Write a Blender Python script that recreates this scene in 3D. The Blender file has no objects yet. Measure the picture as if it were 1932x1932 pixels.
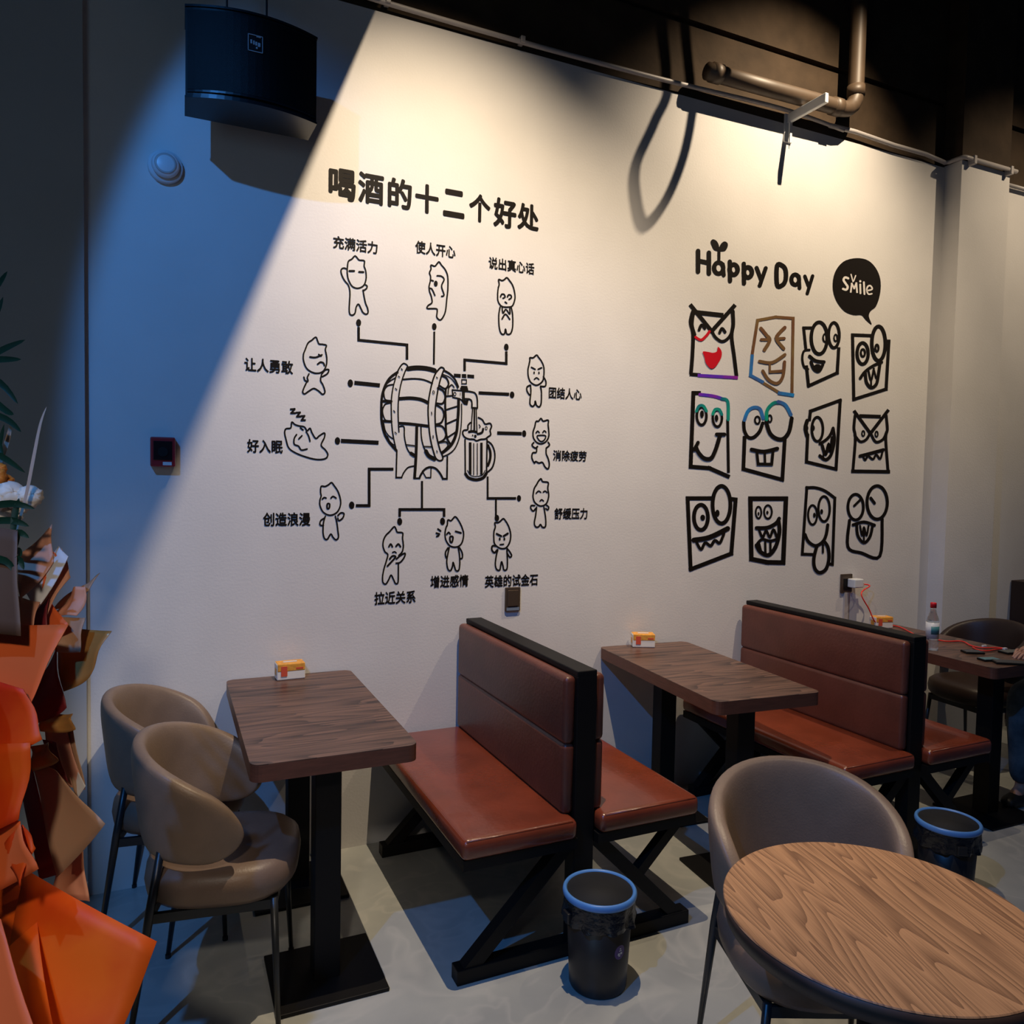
import bpy, bmesh, math, random
from math import sin, cos, pi, radians as R
from mathutils import Vector as V, Matrix
S = bpy.context.scene
COL = S.collection

# ------------------------------------------------------------------ camera
FPX = 1452.9
YAW, PIT, ROL = R(24.814), R(-2.5925), R(1.0915)
CAM = V((0, -3.6, 1.791))
FW = V((sin(YAW)*cos(PIT), cos(YAW)*cos(PIT), sin(PIT)))
_r = V((cos(YAW), -sin(YAW), 0)); _u = _r.cross(FW)
RT = _r*cos(ROL) + _u*sin(ROL); UP = -_r*sin(ROL) + _u*cos(ROL)
cd = bpy.data.cameras.new('camera'); cam = bpy.data.objects.new('camera', cd); COL.objects.link(cam)
cd.sensor_width = 36; cd.lens = 36*FPX/1932; cd.clip_start = 0.05
M = Matrix.Identity(4)
for i in range(3):
    M[i][0], M[i][1], M[i][2], M[i][3] = RT[i], UP[i], -FW[i], CAM[i]
cam.matrix_world = M
S.camera = cam
S.view_settings.view_transform = 'Standard'; S.view_settings.look = 'None'
S.view_settings.exposure = 0; S.view_settings.gamma = 1; S.view_settings.use_curve_mapping = False

# ------------------------------------------------------------------ world
w = bpy.data.worlds.new('world'); S.world = w; w.use_nodes = True
w.node_tree.nodes['Background'].inputs[0].default_value = (0.42, 0.58, 1.0, 1)
w.node_tree.nodes['Background'].inputs[1].default_value = 0.025

# ------------------------------------------------------------------ lights
def aim(o, tgt):
    o.rotation_euler = (V(tgt) - o.location).to_track_quat('-Z', 'Y').to_euler()
def spot(name, loc, tgt, power, color, size, blend, rad):
    l = bpy.data.lights.new(name, 'SPOT'); l.energy = power; l.color = color
    l.spot_size = R(size); l.spot_blend = blend; l.shadow_soft_size = rad
    o = bpy.data.objects.new(name, l); COL.objects.link(o); o.location = loc; aim(o, tgt); return o
def area(name, loc, tgt, power, color, sx, sy):
    l = bpy.data.lights.new(name, 'AREA'); l.energy = power; l.color = color
    l.shape = 'RECTANGLE'; l.size = sx; l.size_y = sy
    o = bpy.data.objects.new(name, l); COL.objects.link(o); o.location = loc; aim(o, tgt); return o
WARM = (1.0, 0.80, 0.56)
BL = (-1.4, -3.2, 4.3)
LA, LB, LC, LD, LE = (1.18, -1.45, 4.6), (3.58, -1.25, 5.1), (2.3, -2.9, 4.7), (-0.62, -4.3, 3.0), (6.0, -1.8, 4.9)
spot('track_or_fill_light', LA, (1.22, 0, 1.3), 490, WARM, 92, 1.0, 0.009)
spot('track_or_fill_light', LB, (3.4, 0, 3.0), 470, WARM, 82, 1.0, 0.008)
spot('track_or_fill_light', LC, (1.42, -2.45, 0.8), 390, WARM, 24, 0.7, 0.03)
spot('track_or_fill_light', LD, (-0.45, -1.9, 1.15), 130, (1, 0.88, 0.74), 46, 1.0, 0.10)  # added fill to brighten the flower papers, no known lamp here
spot('track_or_fill_light', LE, (5.5, 0, 3.0), 190, WARM, 70, 1.0, 0.03)  # fill added to warm the pillar and the wall beyond it
spot('blue_stage_light', BL, (7.13, 0, -0.35), 280, (0.065, 0.33, 1.0), 89.5, 0.08, 0.03)
area('front_fill_light', (-2.6, -4.6, 2.2), (0.6, -1.0, 0.6), 12, (0.45, 0.72, 1.0), 1.6, 2.2)  # soft fill added for the foreground, not a known doorway

# ------------------------------------------------------------------ unprojection helpers (photo pixel -> place in the room)
def ray(px, py): return RT*((px-966)/FPX) - UP*((py-966)/FPX) + FW
def onwall(px, py, y=0.0):
    d = ray(px, py); return CAM + d*((y-CAM.y)/d.y)
def onz(px, py, z=0.0):
    d = ray(px, py); return CAM + d*((z-CAM.z)/d.z)
def atd(px, py, dist): return CAM + ray(px, py)*dist

# ------------------------------------------------------------------ materials
def mat(name, col, rough=0.6, metal=0.0, spec=0.5, noise=0.0, nscale=20, bump=0.0, bscale=60, coat=0.0, trans=0.0, col2=None, stretch=None, emis=None):
    m = bpy.data.materials.new(name); m.use_nodes = True
    nt = m.node_tree; b = nt.nodes['Principled BSDF']
    b.inputs['Base Color'].default_value = (*col, 1); b.inputs['Roughness'].default_value = rough
    b.inputs['Metallic'].default_value = metal; b.inputs['Specular IOR Level'].default_value = spec
    b.inputs['Coat Weight'].default_value = coat; b.inputs['Transmission Weight'].default_value = trans
    tc = nt.nodes.new('ShaderNodeTexCoord'); mp = nt.nodes.new('ShaderNodeMapping')
    nt.links.new(tc.outputs['Object'], mp.inputs['Vector'])
    if stretch: mp.inputs['Scale'].default_value = stretch
    if noise or col2:
        n = nt.nodes.new('ShaderNodeTexNoise'); n.inputs['Scale'].default_value = nscale; n.inputs['Detail'].default_value = 6
        nt.links.new(mp.outputs[0], n.inputs['Vector'])
        cr = nt.nodes.new('ShaderNodeValToRGB')
        c2 = col2 or tuple(c*(1-noise) for c in col)
        cr.color_ramp.elements[0].position = 0.35; cr.color_ramp.elements[1].position = 0.65
        cr.color_ramp.elements[0].color = (*c2, 1); cr.color_ramp.elements[1].color = (*col, 1)
        nt.links.new(n.outputs['Fac'], cr.inputs['Fac']); nt.links.new(cr.outputs[0], b.inputs['Base Color'])
    if bump:
        n2 = nt.nodes.new('ShaderNodeTexNoise'); n2.inputs['Scale'].default_value = bscale; n2.inputs['Detail'].default_value = 4
        nt.links.new(mp.outputs[0], n2.inputs['Vector'])
        bp = nt.nodes.new('ShaderNodeBump'); bp.inputs['Strength'].default_value = bump; bp.inputs['Distance'].default_value = 0.01
        nt.links.new(n2.outputs['Fac'], bp.inputs['Height']); nt.links.new(bp.outputs[0], b.inputs['Normal'])
    return m

def wood(name, dark, light, field, lines, fine, rough=0.45, k=0.6, pos=(0.25, 0.8)):
    """contour-line grain (cathedrals where the stretched noise peaks) plus fine pores; grain runs along local x"""
    m = bpy.data.materials.new(name); m.use_nodes = True
    nt = m.node_tree; L = nt.links; b = nt.nodes['Principled BSDF']; b.inputs['Roughness'].default_value = rough
    tc = nt.nodes.new('ShaderNodeTexCoord')
    def nz(scale, det, dist=0.0):
        mp = nt.nodes.new('ShaderNodeMapping'); mp.inputs['Scale'].default_value = scale; L.new(tc.outputs['Object'], mp.inputs['Vector'])
        n = nt.nodes.new('ShaderNodeTexNoise'); n.inputs['Scale'].default_value = 1.0; n.inputs['Detail'].default_value = det; n.inputs['Distortion'].default_value = dist
        L.new(mp.outputs[0], n.inputs['Vector']); return n.outputs['Fac']
    def mt(op, a, b_, c=None):
        q = nt.nodes.new('ShaderNodeMath'); q.operation = op
        for i, v in enumerate((a, b_, c)):
            if v is None: continue
            if isinstance(v, (int, float)): q.inputs[i].default_value = v
            else: L.new(v, q.inputs[i])
        return q.outputs[0]
    f = mt('FRACT', mt('MULTIPLY', nz(field, 1.0, 0.3), lines), 0)
    saw = mt('POWER', f, 1.6)
    v = mt('ADD', mt('MULTIPLY', saw, k), mt('MULTIPLY', nz(fine, 5), 1-k))
    v2 = mt('ADD', mt('MULTIPLY', v, 0.8), mt('MULTIPLY', nz((1.3, 5, 1), 2), 0.2))
    cr = nt.nodes.new('ShaderNodeValToRGB'); e = cr.color_ramp.elements
    e[0].position, e[1].position = pos; e[0].color = (*light, 1); e[1].color = (*dark, 1)
    L.new(v2, cr.inputs['Fac']); L.new(cr.outputs[0], b.inputs['Base Color'])
    return m

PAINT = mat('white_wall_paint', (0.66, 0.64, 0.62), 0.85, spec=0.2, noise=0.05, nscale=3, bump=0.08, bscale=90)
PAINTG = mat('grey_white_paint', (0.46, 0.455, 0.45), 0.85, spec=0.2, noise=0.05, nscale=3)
DARKP = mat('brown_black_paint', (0.060, 0.039, 0.023), 0.8, spec=0.2, noise=0.35, nscale=5, bump=0.15, bscale=40)
BLACKP = mat('black_ceiling_paint', (0.02, 0.017, 0.014), 0.9, spec=0.1)
PIPE = mat('painted_pipe', (0.085, 0.056, 0.035), 0.5, noise=0.2, nscale=8)
COND = mat('grey_conduit_plastic', (0.42, 0.39, 0.38), 0.4)
FLOOR = mat('polished_concrete', (0.42, 0.43, 0.40), 0.28, spec=0.5, col2=(0.31, 0.32, 0.31), nscale=2.2, bump=0.03, bscale=25)
def painted_caustics(m):  # pale caustic ripples of light painted into the floor colour
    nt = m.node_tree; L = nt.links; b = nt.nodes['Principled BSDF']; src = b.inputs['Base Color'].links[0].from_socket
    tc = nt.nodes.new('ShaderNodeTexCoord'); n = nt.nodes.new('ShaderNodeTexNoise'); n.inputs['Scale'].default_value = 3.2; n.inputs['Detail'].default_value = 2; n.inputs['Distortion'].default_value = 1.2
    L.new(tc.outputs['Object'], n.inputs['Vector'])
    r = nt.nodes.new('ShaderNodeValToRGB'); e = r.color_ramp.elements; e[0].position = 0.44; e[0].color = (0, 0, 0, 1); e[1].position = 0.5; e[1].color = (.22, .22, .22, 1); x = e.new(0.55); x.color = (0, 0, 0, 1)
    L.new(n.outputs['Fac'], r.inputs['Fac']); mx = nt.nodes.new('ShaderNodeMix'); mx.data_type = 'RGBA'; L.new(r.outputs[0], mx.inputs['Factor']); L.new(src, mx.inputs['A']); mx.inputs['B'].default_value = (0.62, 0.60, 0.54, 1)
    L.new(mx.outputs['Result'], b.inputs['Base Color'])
painted_caustics(FLOOR)
VINYL = mat('black_vinyl', (0.006, 0.004, 0.003), 0.6, spec=0.15)
VRED = mat('red_vinyl', (0.55, 0.01, 0.02), 0.3)  # plain red for the lips and one eyelid
VBRN = mat('copper_glare_vinyl', (0.14, 0.055, 0.03), 0.3, col2=(0.20, 0.13, 0.05), nscale=6)  # copper, blue, green, purple: reflections on the black film painted as decal colour
VBLU = mat('blue_glare_vinyl', (0.02, 0.22, 0.55), 0.3, col2=(0.05, 0.1, 0.3), nscale=9)
VGRN = mat('green_glare_vinyl', (0.01, 0.36, 0.2), 0.3, col2=(0.01, 0.12, 0.2), nscale=9)
VPUR = mat('purple_glare_vinyl', (0.25, 0.02, 0.3), 0.3, col2=(0.05, 0.03, 0.5), nscale=9)
VWHT = mat('white_lettering', (0.68, 0.64, 0.6), 0.6)
WALNUT = wood('walnut_laminate', (0.022, 0.009, 0.006), (0.20, 0.105, 0.07), (1.2, 11, 1), 7, (3, 160, 3), 0.36, k=0.3, pos=(0.22, 0.66))
WALEDGE = mat('walnut_edge_band', (0.13, 0.045, 0.025), 0.45, noise=0.25, nscale=14, stretch=(1, 1, 8))
OAK = wood('oak_veneer', (0.085, 0.030, 0.012), (0.42, 0.22, 0.105), (0.9, 9.5, 1), 20, (7, 300, 7), 0.5, k=0.40, pos=(0.28, 0.80))
OAKEDGE = mat('dark_oak_edge', (0.045, 0.022, 0.014), 0.5, noise=0.3)
BSTEEL = mat('black_powder_steel', (0.005, 0.0045, 0.0045), 0.55, spec=0.22)
BLEG = mat('black_chair_leg_steel', (0.02, 0.022, 0.025), 0.35, metal=0.3)
LEATH = mat('red_brown_leather', (0.20, 0.040, 0.018), 0.26, spec=0.6, noise=0.25, nscale=7, bump=0.10, bscale=55, coat=0.25)
LEATHD = mat('dark_brown_leather', (0.13, 0.038, 0.024), 0.36, spec=0.5, noise=0.2, nscale=7, bump=0.10, bscale=70)
TAUPE = mat('taupe_faux_leather', (0.215, 0.152, 0.112), 0.42, spec=0.4, noise=0.12, nscale=12, bump=0.08, bscale=160)
TAUPEIN = mat('brown_faux_leather', (0.17, 0.115, 0.085), 0.42, spec=0.4, noise=0.12, nscale=12, bump=0.08, bscale=160)
DARKTUB = mat('dark_brown_faux_leather', (0.030, 0.017, 0.013), 0.45, spec=0.4, bump=0.08, bscale=160)
RUBBER = mat('black_rubber', (0.01, 0.01, 0.01), 0.8)
SPKB = mat('black_speaker_grille', (0.0022, 0.002, 0.002), 0.45, spec=0.15, bump=0.2, bscale=500)
SPKG = mat('gloss_black_plastic', (0.005, 0.005, 0.006), 0.3, spec=0.3)
CHROME = mat('silver_print', (0.6, 0.6, 0.62), 0.3, metal=0.6)
WHTP = mat('white_plastic', (0.62, 0.64, 0.66), 0.35)
REDP = mat('dark_red_plastic', (0.30, 0.012, 0.018), 0.35)
BRNZ = mat('bronze_switch_plate', (0.10, 0.07, 0.05), 0.35, metal=0.5)
BINB = mat('black_bin_plastic', (0.012, 0.012, 0.014), 0.4)
BAG = mat('black_bin_bag', (0.010, 0.010, 0.012), 0.22, bump=0.8, bscale=35)
BLUER = mat('blue_bin_ring', (0.09, 0.26, 0.62), 0.35)
PURPL = mat('purple_sticker', (0.07, 0.03, 0.16), 0.5)
TISW = mat('white_tissue_carton', (0.72, 0.68, 0.62), 0.6)
TISO = mat('orange_tissue_print', (0.80, 0.36, 0.05), 0.5, noise=0.25, nscale=60)
TISR = mat('red_tissue_print', (0.6, 0.08, 0.04), 0.5)
CABR = mat('red_cable', (0.75, 0.03, 0.02), 0.4)
PHN = mat('black_glass', (0.012, 0.014, 0.016), 0.12)
PHT = mat('teal_phone_screen', (0.08, 0.22, 0.26), 0.2)
SKIN = mat('skin', (0.42, 0.22, 0.15), 0.5)
JEAN = mat('blue_denim', (0.10, 0.13, 0.15), 0.85, col2=(0.02, 0.035, 0.05), nscale=9, bump=0.2, bscale=200)
TEE = mat('black_cotton', (0.015, 0.015, 0.018), 0.9)
SHOE = mat('black_shoe', (0.012, 0.012, 0.012), 0.5)
HAIR = mat('black_hair', (0.01, 0.008, 0.007), 0.5)
EYEW = mat('eye_white', (0.7, 0.7, 0.7), 0.2)
ORNG = mat('orange_wrapping_paper', (0.84, 0.135, 0.006), 0.5, spec=0.25, col2=(0.62, 0.018, 0.003), nscale=3.2)
ORNL = mat('light_orange_wrapping_paper', (0.76, 0.13, 0.03), 0.5, spec=0.3)
BEIG = mat('beige_kraft_paper', (0.40, 0.22, 0.12), 0.6)
KRAF = mat('brown_kraft_paper', (0.11, 0.055, 0.03), 0.6)
PINK = mat('salmon_paper', (0.62, 0.27, 0.16), 0.6)
GOLD = mat('gold_paper', (0.42, 0.20, 0.05), 0.38, metal=0.25)
MARO = mat('maroon_fabric', (0.17, 0.008, 0.012), 0.6)
WPAP = mat('white_tissue_paper', (0.62, 0.58, 0.56), 0.6)
LEAF = mat('dark_green_leaf', (0.006, 0.030, 0.012), 0.4, noise=0.3)
ROSE = mat('cream_rose_petal', (0.70, 0.60, 0.50), 0.6)
ORFL = mat('orange_petal', (0.68, 0.20, 0.02), 0.6)
FEATH = mat('pampas_stalk', (0.40, 0.27, 0.20), 0.7)
DARKW = mat('dark_cabinet_wood', (0.03, 0.012, 0.008), 0.5)
GLASS = mat('clear_bottle_plastic', (0.85, 0.92, 0.95), 0.06, trans=0.9)
REDC = mat('red_bottle_cap', (0.65, 0.01, 0.02), 0.4)
TEALL = mat('teal_bottle_label', (0.05, 0.20, 0.22), 0.5)

# ------------------------------------------------------------------ object helpers
def link(name, bm, m, parent=None, smooth=False, world=None):
    """bmesh -> one object.  world: subtract this origin from the vertices (they were given in room coordinates)"""
    if world is not None: bmesh.ops.translate(bm, verts=bm.verts, vec=-V(world))
    me = bpy.data.meshes.new(name); bm.to_mesh(me); bm.free()
    if smooth:
        for p in me.polygons: p.use_smooth = True
    for mm in (m if isinstance(m, (list, tuple)) else [m]): me.materials.append(mm)
    o = bpy.data.objects.new(name, me); COL.objects.link(o)
    if parent: o.parent = parent
    return o
def tag(o, label, cat, group=None):
    o['label'] = label; o['category'] = cat
    if group: o['group'] = group
    return o
def thing(name, label, cat, loc=(0, 0, 0), rz=0, group=None):
    o = bpy.data.objects.new(name, None); COL.objects.link(o); o.location = loc; o.rotation_euler = (0, 0, rz)
    o.empty_display_size = 0.05
    return tag(o, label, cat, group)
def struct(name, bm, m, label=None, smooth=False):
    o = link(name, bm, m, smooth=smooth); o['kind'] = 'structure'
    if label: o['label'] = label
    return o
def top(name, bm, m, label, cat, group=None, smooth=False):
    xs = [v.co for v in bm.verts]
    c = V(((min(p.x for p in xs)+max(p.x for p in xs))/2, (min(p.y for p in xs)+max(p.y for p in xs))/2, min(p.z for p in xs)))
    o = link(name, bm, m, None, smooth, c); o.location = c
    return tag(o, label, cat, group)
def dup(root, loc, rz, label):
    r = root.copy(); COL.objects.link(r); r.location = loc; r.rotation_euler = (0, 0, rz); r['label'] = label
    for ch in list(root.children):
        c = ch.copy(); COL.objects.link(c); c.parent = r
        for g in list(ch.children):
            d = g.copy(); COL.objects.link(d); d.parent = c
    return r

def box(bm, x0, x1, y0, y1, z0, z1, bev=0.0, seg=2):
    r = bmesh.ops.create_cube(bm, size=1)
    vs = r['verts']
    for v in vs:
        v.co = V(((x0+x1)/2 + v.co.x*(x1-x0), (y0+y1)/2 + v.co.y*(y1-y0), (z0+z1)/2 + v.co.z*(z1-z0)))
    if bev:
        es = list({e for v in vs for e in v.link_edges})
        bmesh.ops.bevel(bm, geom=es, offset=bev, segments=seg, profile=0.5, affect='EDGES')
    return bm
def bx(*a, **k): return box(bmesh.new(), *a, **k)
def tube(bm, pts, r, n=10, caps=True):
    pts = [V(p) for p in pts]; rings = []
    rr = r if isinstance(r, (list, tuple)) else [r]*len(pts)
    prev = None
    for i, p in enumerate(pts):
        a = pts[max(i-1, 0)]; b = pts[min(i+1, len(pts)-1)]
        t = (b-a).normalized()
        if prev is None:
            u = t.orthogonal().normalized()
        else:
            u = (prev - t*prev.dot(t)).normalized()
        prev = u; q = t.cross(u)
        rings.append([bm.verts.new(p + (u*cos(2*pi*k/n) + q*sin(2*pi*k/n))*rr[i]) for k in range(n)])
    for a, b in zip(rings, rings[1:]):
        for k in range(n): bm.faces.new((a[k], a[(k+1) % n], b[(k+1) % n], b[k]))
    if caps:
        bm.faces.new(rings[0][::-1]); bm.faces.new(rings[-1])
    return bm
def sqbar(bm, a, b, wx, wz, up=(0, 0, 1)):
    a, b = V(a), V(b); t = (b-a).normalized(); s = t.cross(V(up)).normalized(); u = s.cross(t)
    q = []
    for p in (a, b):
        q.append([bm.verts.new(p + s*sx*wx/2 + u*su*wz/2) for sx, su in ((-1, -1), (1, -1), (1, 1), (-1, 1))])
    for k in range(4): bm.faces.new((q[0][k], q[0][(k+1) % 4], q[1][(k+1) % 4], q[1][k]))
    bm.faces.new(q[0][::-1]); bm.faces.new(q[1]); return bm
def lathe(bm, prof, c=(0, 0, 0), n=40, sx=1, sy=1, jitter=None):
    c = V(c); rings = []
    for j, (r, z) in enumerate(prof):
        ring = []
        for k in range(n):
            a = 2*pi*k/n; q = r*(1 + (jitter(a, j) if jitter else 0))
            ring.append(bm.verts.new(c + V((q*cos(a)*sx, q*sin(a)*sy, z))))
        rings.append(ring)
    for a, b in zip(rings, rings[1:]):
        for k in range(n): bm.faces.new((a[k], a[(k+1) % n], b[(k+1) % n], b[k]))
    if prof[0][0] > 1e-4: bm.faces.new(rings[0][::-1])
    if prof[-1][0] > 1e-4: bm.faces.new(rings[-1])
    return bm
def fixn(bm):
    bmesh.ops.remove_doubles(bm, verts=bm.verts, dist=1e-5)
    bmesh.ops.recalc_face_normals(bm, faces=bm.faces); return bm
def catmull(P, closed=False, n=6):
    P = [V(p) for p in P]
    if len(P) < 3: return P
    out = []; N = len(P); rng = N if closed else N-1
    for i in range(rng):
        if closed: p0, p1, p2, p3 = P[i-1], P[i], P[(i+1) % N], P[(i+2) % N]
        else: p0, p1, p2, p3 = P[max(i-1, 0)], P[i], P[i+1], P[min(i+2, N-1)]
        for k in range(n):
            t = k/n
            out.append(0.5*((2*p1) + (p2-p0)*t + (2*p0-5*p1+4*p2-p3)*t*t + (3*p1-p0-3*p2+p3)*t**3))
    if not closed: out.append(P[-1])
    return out

# ------------------------------------------------------------------ room shell
WT = 3.93          # top of the white painted band
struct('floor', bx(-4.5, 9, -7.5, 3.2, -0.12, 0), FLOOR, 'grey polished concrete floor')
struct('wall_back', bx(-0.262, 9, 0, 0.25, -0.1, WT), PAINT, 'white painted wall carrying the cartoon decals')
bm = bmesh.new(); bmU = bm
box(bm, -0.262, 9, 0.012, 0.25, WT, 4.325); box(bm, -0.262, 9, 0.012, 0.25, 4.36, 5.6); box(bm, -0.262, 9, 0.05, 0.2, 4.3, 4.4)
struct('wall_upper', bm, DARKP, 'dark brown upper wall above the white paint line')
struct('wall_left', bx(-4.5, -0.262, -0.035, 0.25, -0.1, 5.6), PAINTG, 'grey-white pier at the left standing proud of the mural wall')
bm = bmesh.new(); box(bm, 4.835, 5.33, -0.12, 0.02, 0, WT+0.01)
struct('trim_1', bm, PAINT, 'white lower part of the square pillar')
bm = bmesh.new(); box(bm, 4.835, 5.33, -0.12, 0.03, WT+0.01, 5.6)
struct('trim_2', bm, DARKP, 'dark upper part of the square pillar')
struct('ceiling', bx(-4.5, 9, -7.5, 0.25, 5.6, 5.75), BLACKP, 'black ceiling')
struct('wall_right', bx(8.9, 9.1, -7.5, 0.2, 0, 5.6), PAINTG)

# big pipe, elbow and riser
bm = bmesh.new()
pts = [(2.74, -0.11, 4.03), (3.2, -0.11, 4.035), (3.76, -0.11, 4.045)]
pts += [(3.76+0.1*sin(a), -0.11, 4.045+0.1*(1-cos(a))) for a in (R(25), R(50), R(75), R(90))] + [(3.86, -0.11, 4.4), (3.86, -0.11, 5.595)]
tube(bm, pts, 0.046, 16)
pp = top('drain_pipe', fixn(bm), PIPE, 'thick brown painted pipe turning upward through an elbow above the wall', 'pipe', smooth=True)
for p, t in (((3.70, -0.11, 4.044), (1, 0, 0)), ((3.86, -0.11, 4.17), (0, 0, 1)), ((2.80, -0.11, 4.031), (1, 0, 0))):
    b2 = bmesh.new(); tube(b2, [V(p)-V(t)*0.03, V(p)+V(t)*0.03], 0.052, 16)
    link('pipe_collar', fixn(b2), PIPE, pp, True, pp.location)
# conduits along the paint line
def wp(px, py, y): return onwall(px, py, y)
bm = bmesh.new()
tube(bm, catmull([wp(560, -52, -.03), wp(705, -2, -.03), wp(980, 78, -.03), wp(1250, 150, -.03), wp(1472, 204, -.03), wp(1592, 246, -.03)], n=8), 0.012, 10)
cd1 = top('conduit', fixn(bm), COND, 'long grey conduit sagging along the top of the white mural wall', 'conduit', smooth=True)
for px, py in ((728, 8), (980, 82)):
    p = wp(px, py, -.0); b2 = bx(p.x-.012, p.x+.012, -.048, 0, p.z-.016, p.z+.016, bev=.003)
    link('clip', b2, COND, cd1, False, cd1.location)
bm = bmesh.new(); zc = WT+.015
tube(bm, [(3.74, -.03, 3.975), (3.95, -.03, 3.98), (4.3, -.03, 3.965), (4.6, -.03, zc+.02), (4.79, -.03, zc), (4.805, -.05, zc), (4.81, -.13, zc), (4.815, -.148, zc), (4.84, -.152, zc), (5.35, -.152, zc)], 0.014, 10)
cd2 = top('conduit', fixn(bm), COND, 'light grey conduit wrapping around the top of the white pillar', 'conduit', smooth=True)
for x in (4.90, 5.28):
    b2 = bx(x-.012, x+.012, -.172, -.12, zc-.035, zc+.02, bev=.003); link('clip', b2, COND, cd2, False, cd2.location)
bm = bmesh.new(); tube(bm, [(5.34, -.03, zc-.03), (6.5, -.03, zc-.03)], 0.014, 10)
top('conduit', fixn(bm), COND, 'short light conduit on the wall right of the pillar', 'conduit', smooth=True)
# hanging flexible cable loop above the frame; its shadow falls on the wall
bm = bmesh.new()
lb = V(LB); W = [onwall(*q) for q in ((1262, 150), (1235, 230), (1200, 310), (1198, 370), (1215, 425), (1255, 380), (1288, 300), (1305, 220), (1308, 165))]
Q = [lb + (p-lb)*0.44 for p in W]; Q = [V((Q[0].x+.02, Q[0].y-.1, 5.595)), V((Q[0].x+.01, Q[0].y-.05, 4.9))] + Q + [V((Q[-1].x, Q[-1].y-.05, 4.9)), V((Q[-1].x, Q[-1].y-.12, 5.595))]
tube(bm, catmull(Q, n=8), 0.012, 10)
top('hanging_cable', fixn(bm), BSTEEL, 'black flexible cable looping down from the ceiling', 'cable', smooth=True)
# track lamps and added fill lamps (bodies of the spot lights)
def lamp(x, y, z, flap, label):
    t = thing('track_or_fill_lamp', label, 'lamp', (x, y, z), 0)
    bm = bmesh.new(); lathe(bm, [(0.075, 0.30), (0.075, 0.06), (0.07, 0.06), (0.07, 0.28)], n=24); link('housing', fixn(bm), BSTEEL, t, True)
    bm = bmesh.new(); tube(bm, [(0, 0, 0.28), (0, 0, 5.595-z)], 0.012, 8); link('stem', bm, BSTEEL, t)
    if flap:
        # added unseen flap: its lower edge cuts the warm light off to the left
        d = V((-1.0, 0, -2.6)).normalized()
        a = V((-0.085, 0, 0.06)); b = d*0.42
        a2 = V((-0.20, 0, 0.02))
        bm = bmesh.new(); vs = [bm.verts.new(p) for p in (V((b.x, -.5, b.z)), V((b.x, 1.40, b.z)), V((b.x-.42, 1.40, b.z+.34)), V((b.x-.42, -.5, b.z+.34)))]
        bm.faces.new(vs); r = bmesh.ops.extrude_face_region(bm, geom=bm.faces[:])
        bmesh.ops.translate(bm, verts=[v for v in r['geom'] if isinstance(v, bmesh.types.BMVert)], vec=(-.003, 0, -.004))
        link('added_light_flap', fixn(bm), BSTEEL, t)
    return t
lamp(*LA, True, 'black ceiling lamp with an added light-blocking flap, above the drink mural')
lamp(*LB, False, 'black ceiling lamp above the face decals')
lamp(*LC, False, 'black ceiling lamp above the round table')
lamp(*LD, False, 'added fill lamp in a black housing, aimed at the flower stand')
lamp(*LE, False, 'added fill lamp in a black housing, beyond the white pillar')

# blue stage light body: an added tilted flap keeps the blue off the upper right of the wall
t = thing('stage_light', 'black stage light with an added light-blocking flap hanging from the ceiling at the left', 'lamp', BL)
bm = bmesh.new(); tube(bm, [(-.30, -.12, .08), (-.05, -.02, .02)], [.10, .10], 24); link('housing', fixn(bm), BSTEEL, t, True)
bm = bmesh.new(); tube(bm, [(-.2, -.08, .12), (-.2, -.08, 5.595-BL[2])], .012, 8); link('stem', bm, BSTEEL, t)
b0 = V(BL); Q = []
for px, py in ((-300, -325), (2500, 1336), (2500, -900), (-300, -900)):
    d_ = onwall(px, py) - b0; Q.append(d_.normalized()*0.36)
bm = bmesh.new(); bm.faces.new([bm.verts.new(q) for q in Q]); link('added_light_flap', bm, BSTEEL, t).modifiers.new('solid', 'SOLIDIFY').thickness = .003

# white angle bracket on the paint line
p = V((3.43, 0, 3.93))
t = thing('angle_bracket', 'white angle bracket sticking out of the wall top above the face decals', 'bracket', p)
link('arm', bx(-.012, .012, -.30, 0, 0.0, .055, bev=.004), WHTP, t)
link('wall_plate', bx(-.03, .03, -.012, 0, -.11, .055, bev=.003), WHTP, t)
bm = bmesh.new(); tube(bm, [(-.01, -.03, 0), (-.015, -.035, -.16)], [.006, .002], 6); link('hanging_tie', bm, WHTP, t)

# ------------------------------------------------------------------ decals
CR = {3: (440, 290, 2.76), 4: (440, 740, 2.76), 5: (1270, 430, 4.391), 6: (1270, 730, 4.391), 12: (700, 680, 7.431)}
DY = [-0.002]
def cw(c, x, y, dy=0.0):
    ox, oy, s = CR[c]; return onwall(ox + x/s, oy + y/s, DY[0]-dy)
def fillpoly(bm, c, P, dy=0.0):
    vs = [bm.verts.new(cw(c, x, y, dy)) for x, y in P]
    es = [bm.edges.new((vs[i], vs[(i+1) % len(vs)])) for i in range(len(vs))]
    bmesh.ops.triangle_fill(bm, edges=es, use_beauty=True)
def ell(cx, cy, rx, ry, rot=0, n=22):
    a = R(rot); return [(cx + rx*cos(t)*cos(a) - ry*sin(t)*sin(a), cy + rx*cos(t)*sin(a) + ry*sin(t)*cos(a)) for t in (2*pi*k/n for k in range(n))]
def P_(s): return [tuple(float(v) for v in q.split(',')) for q in s.split()]
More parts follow.
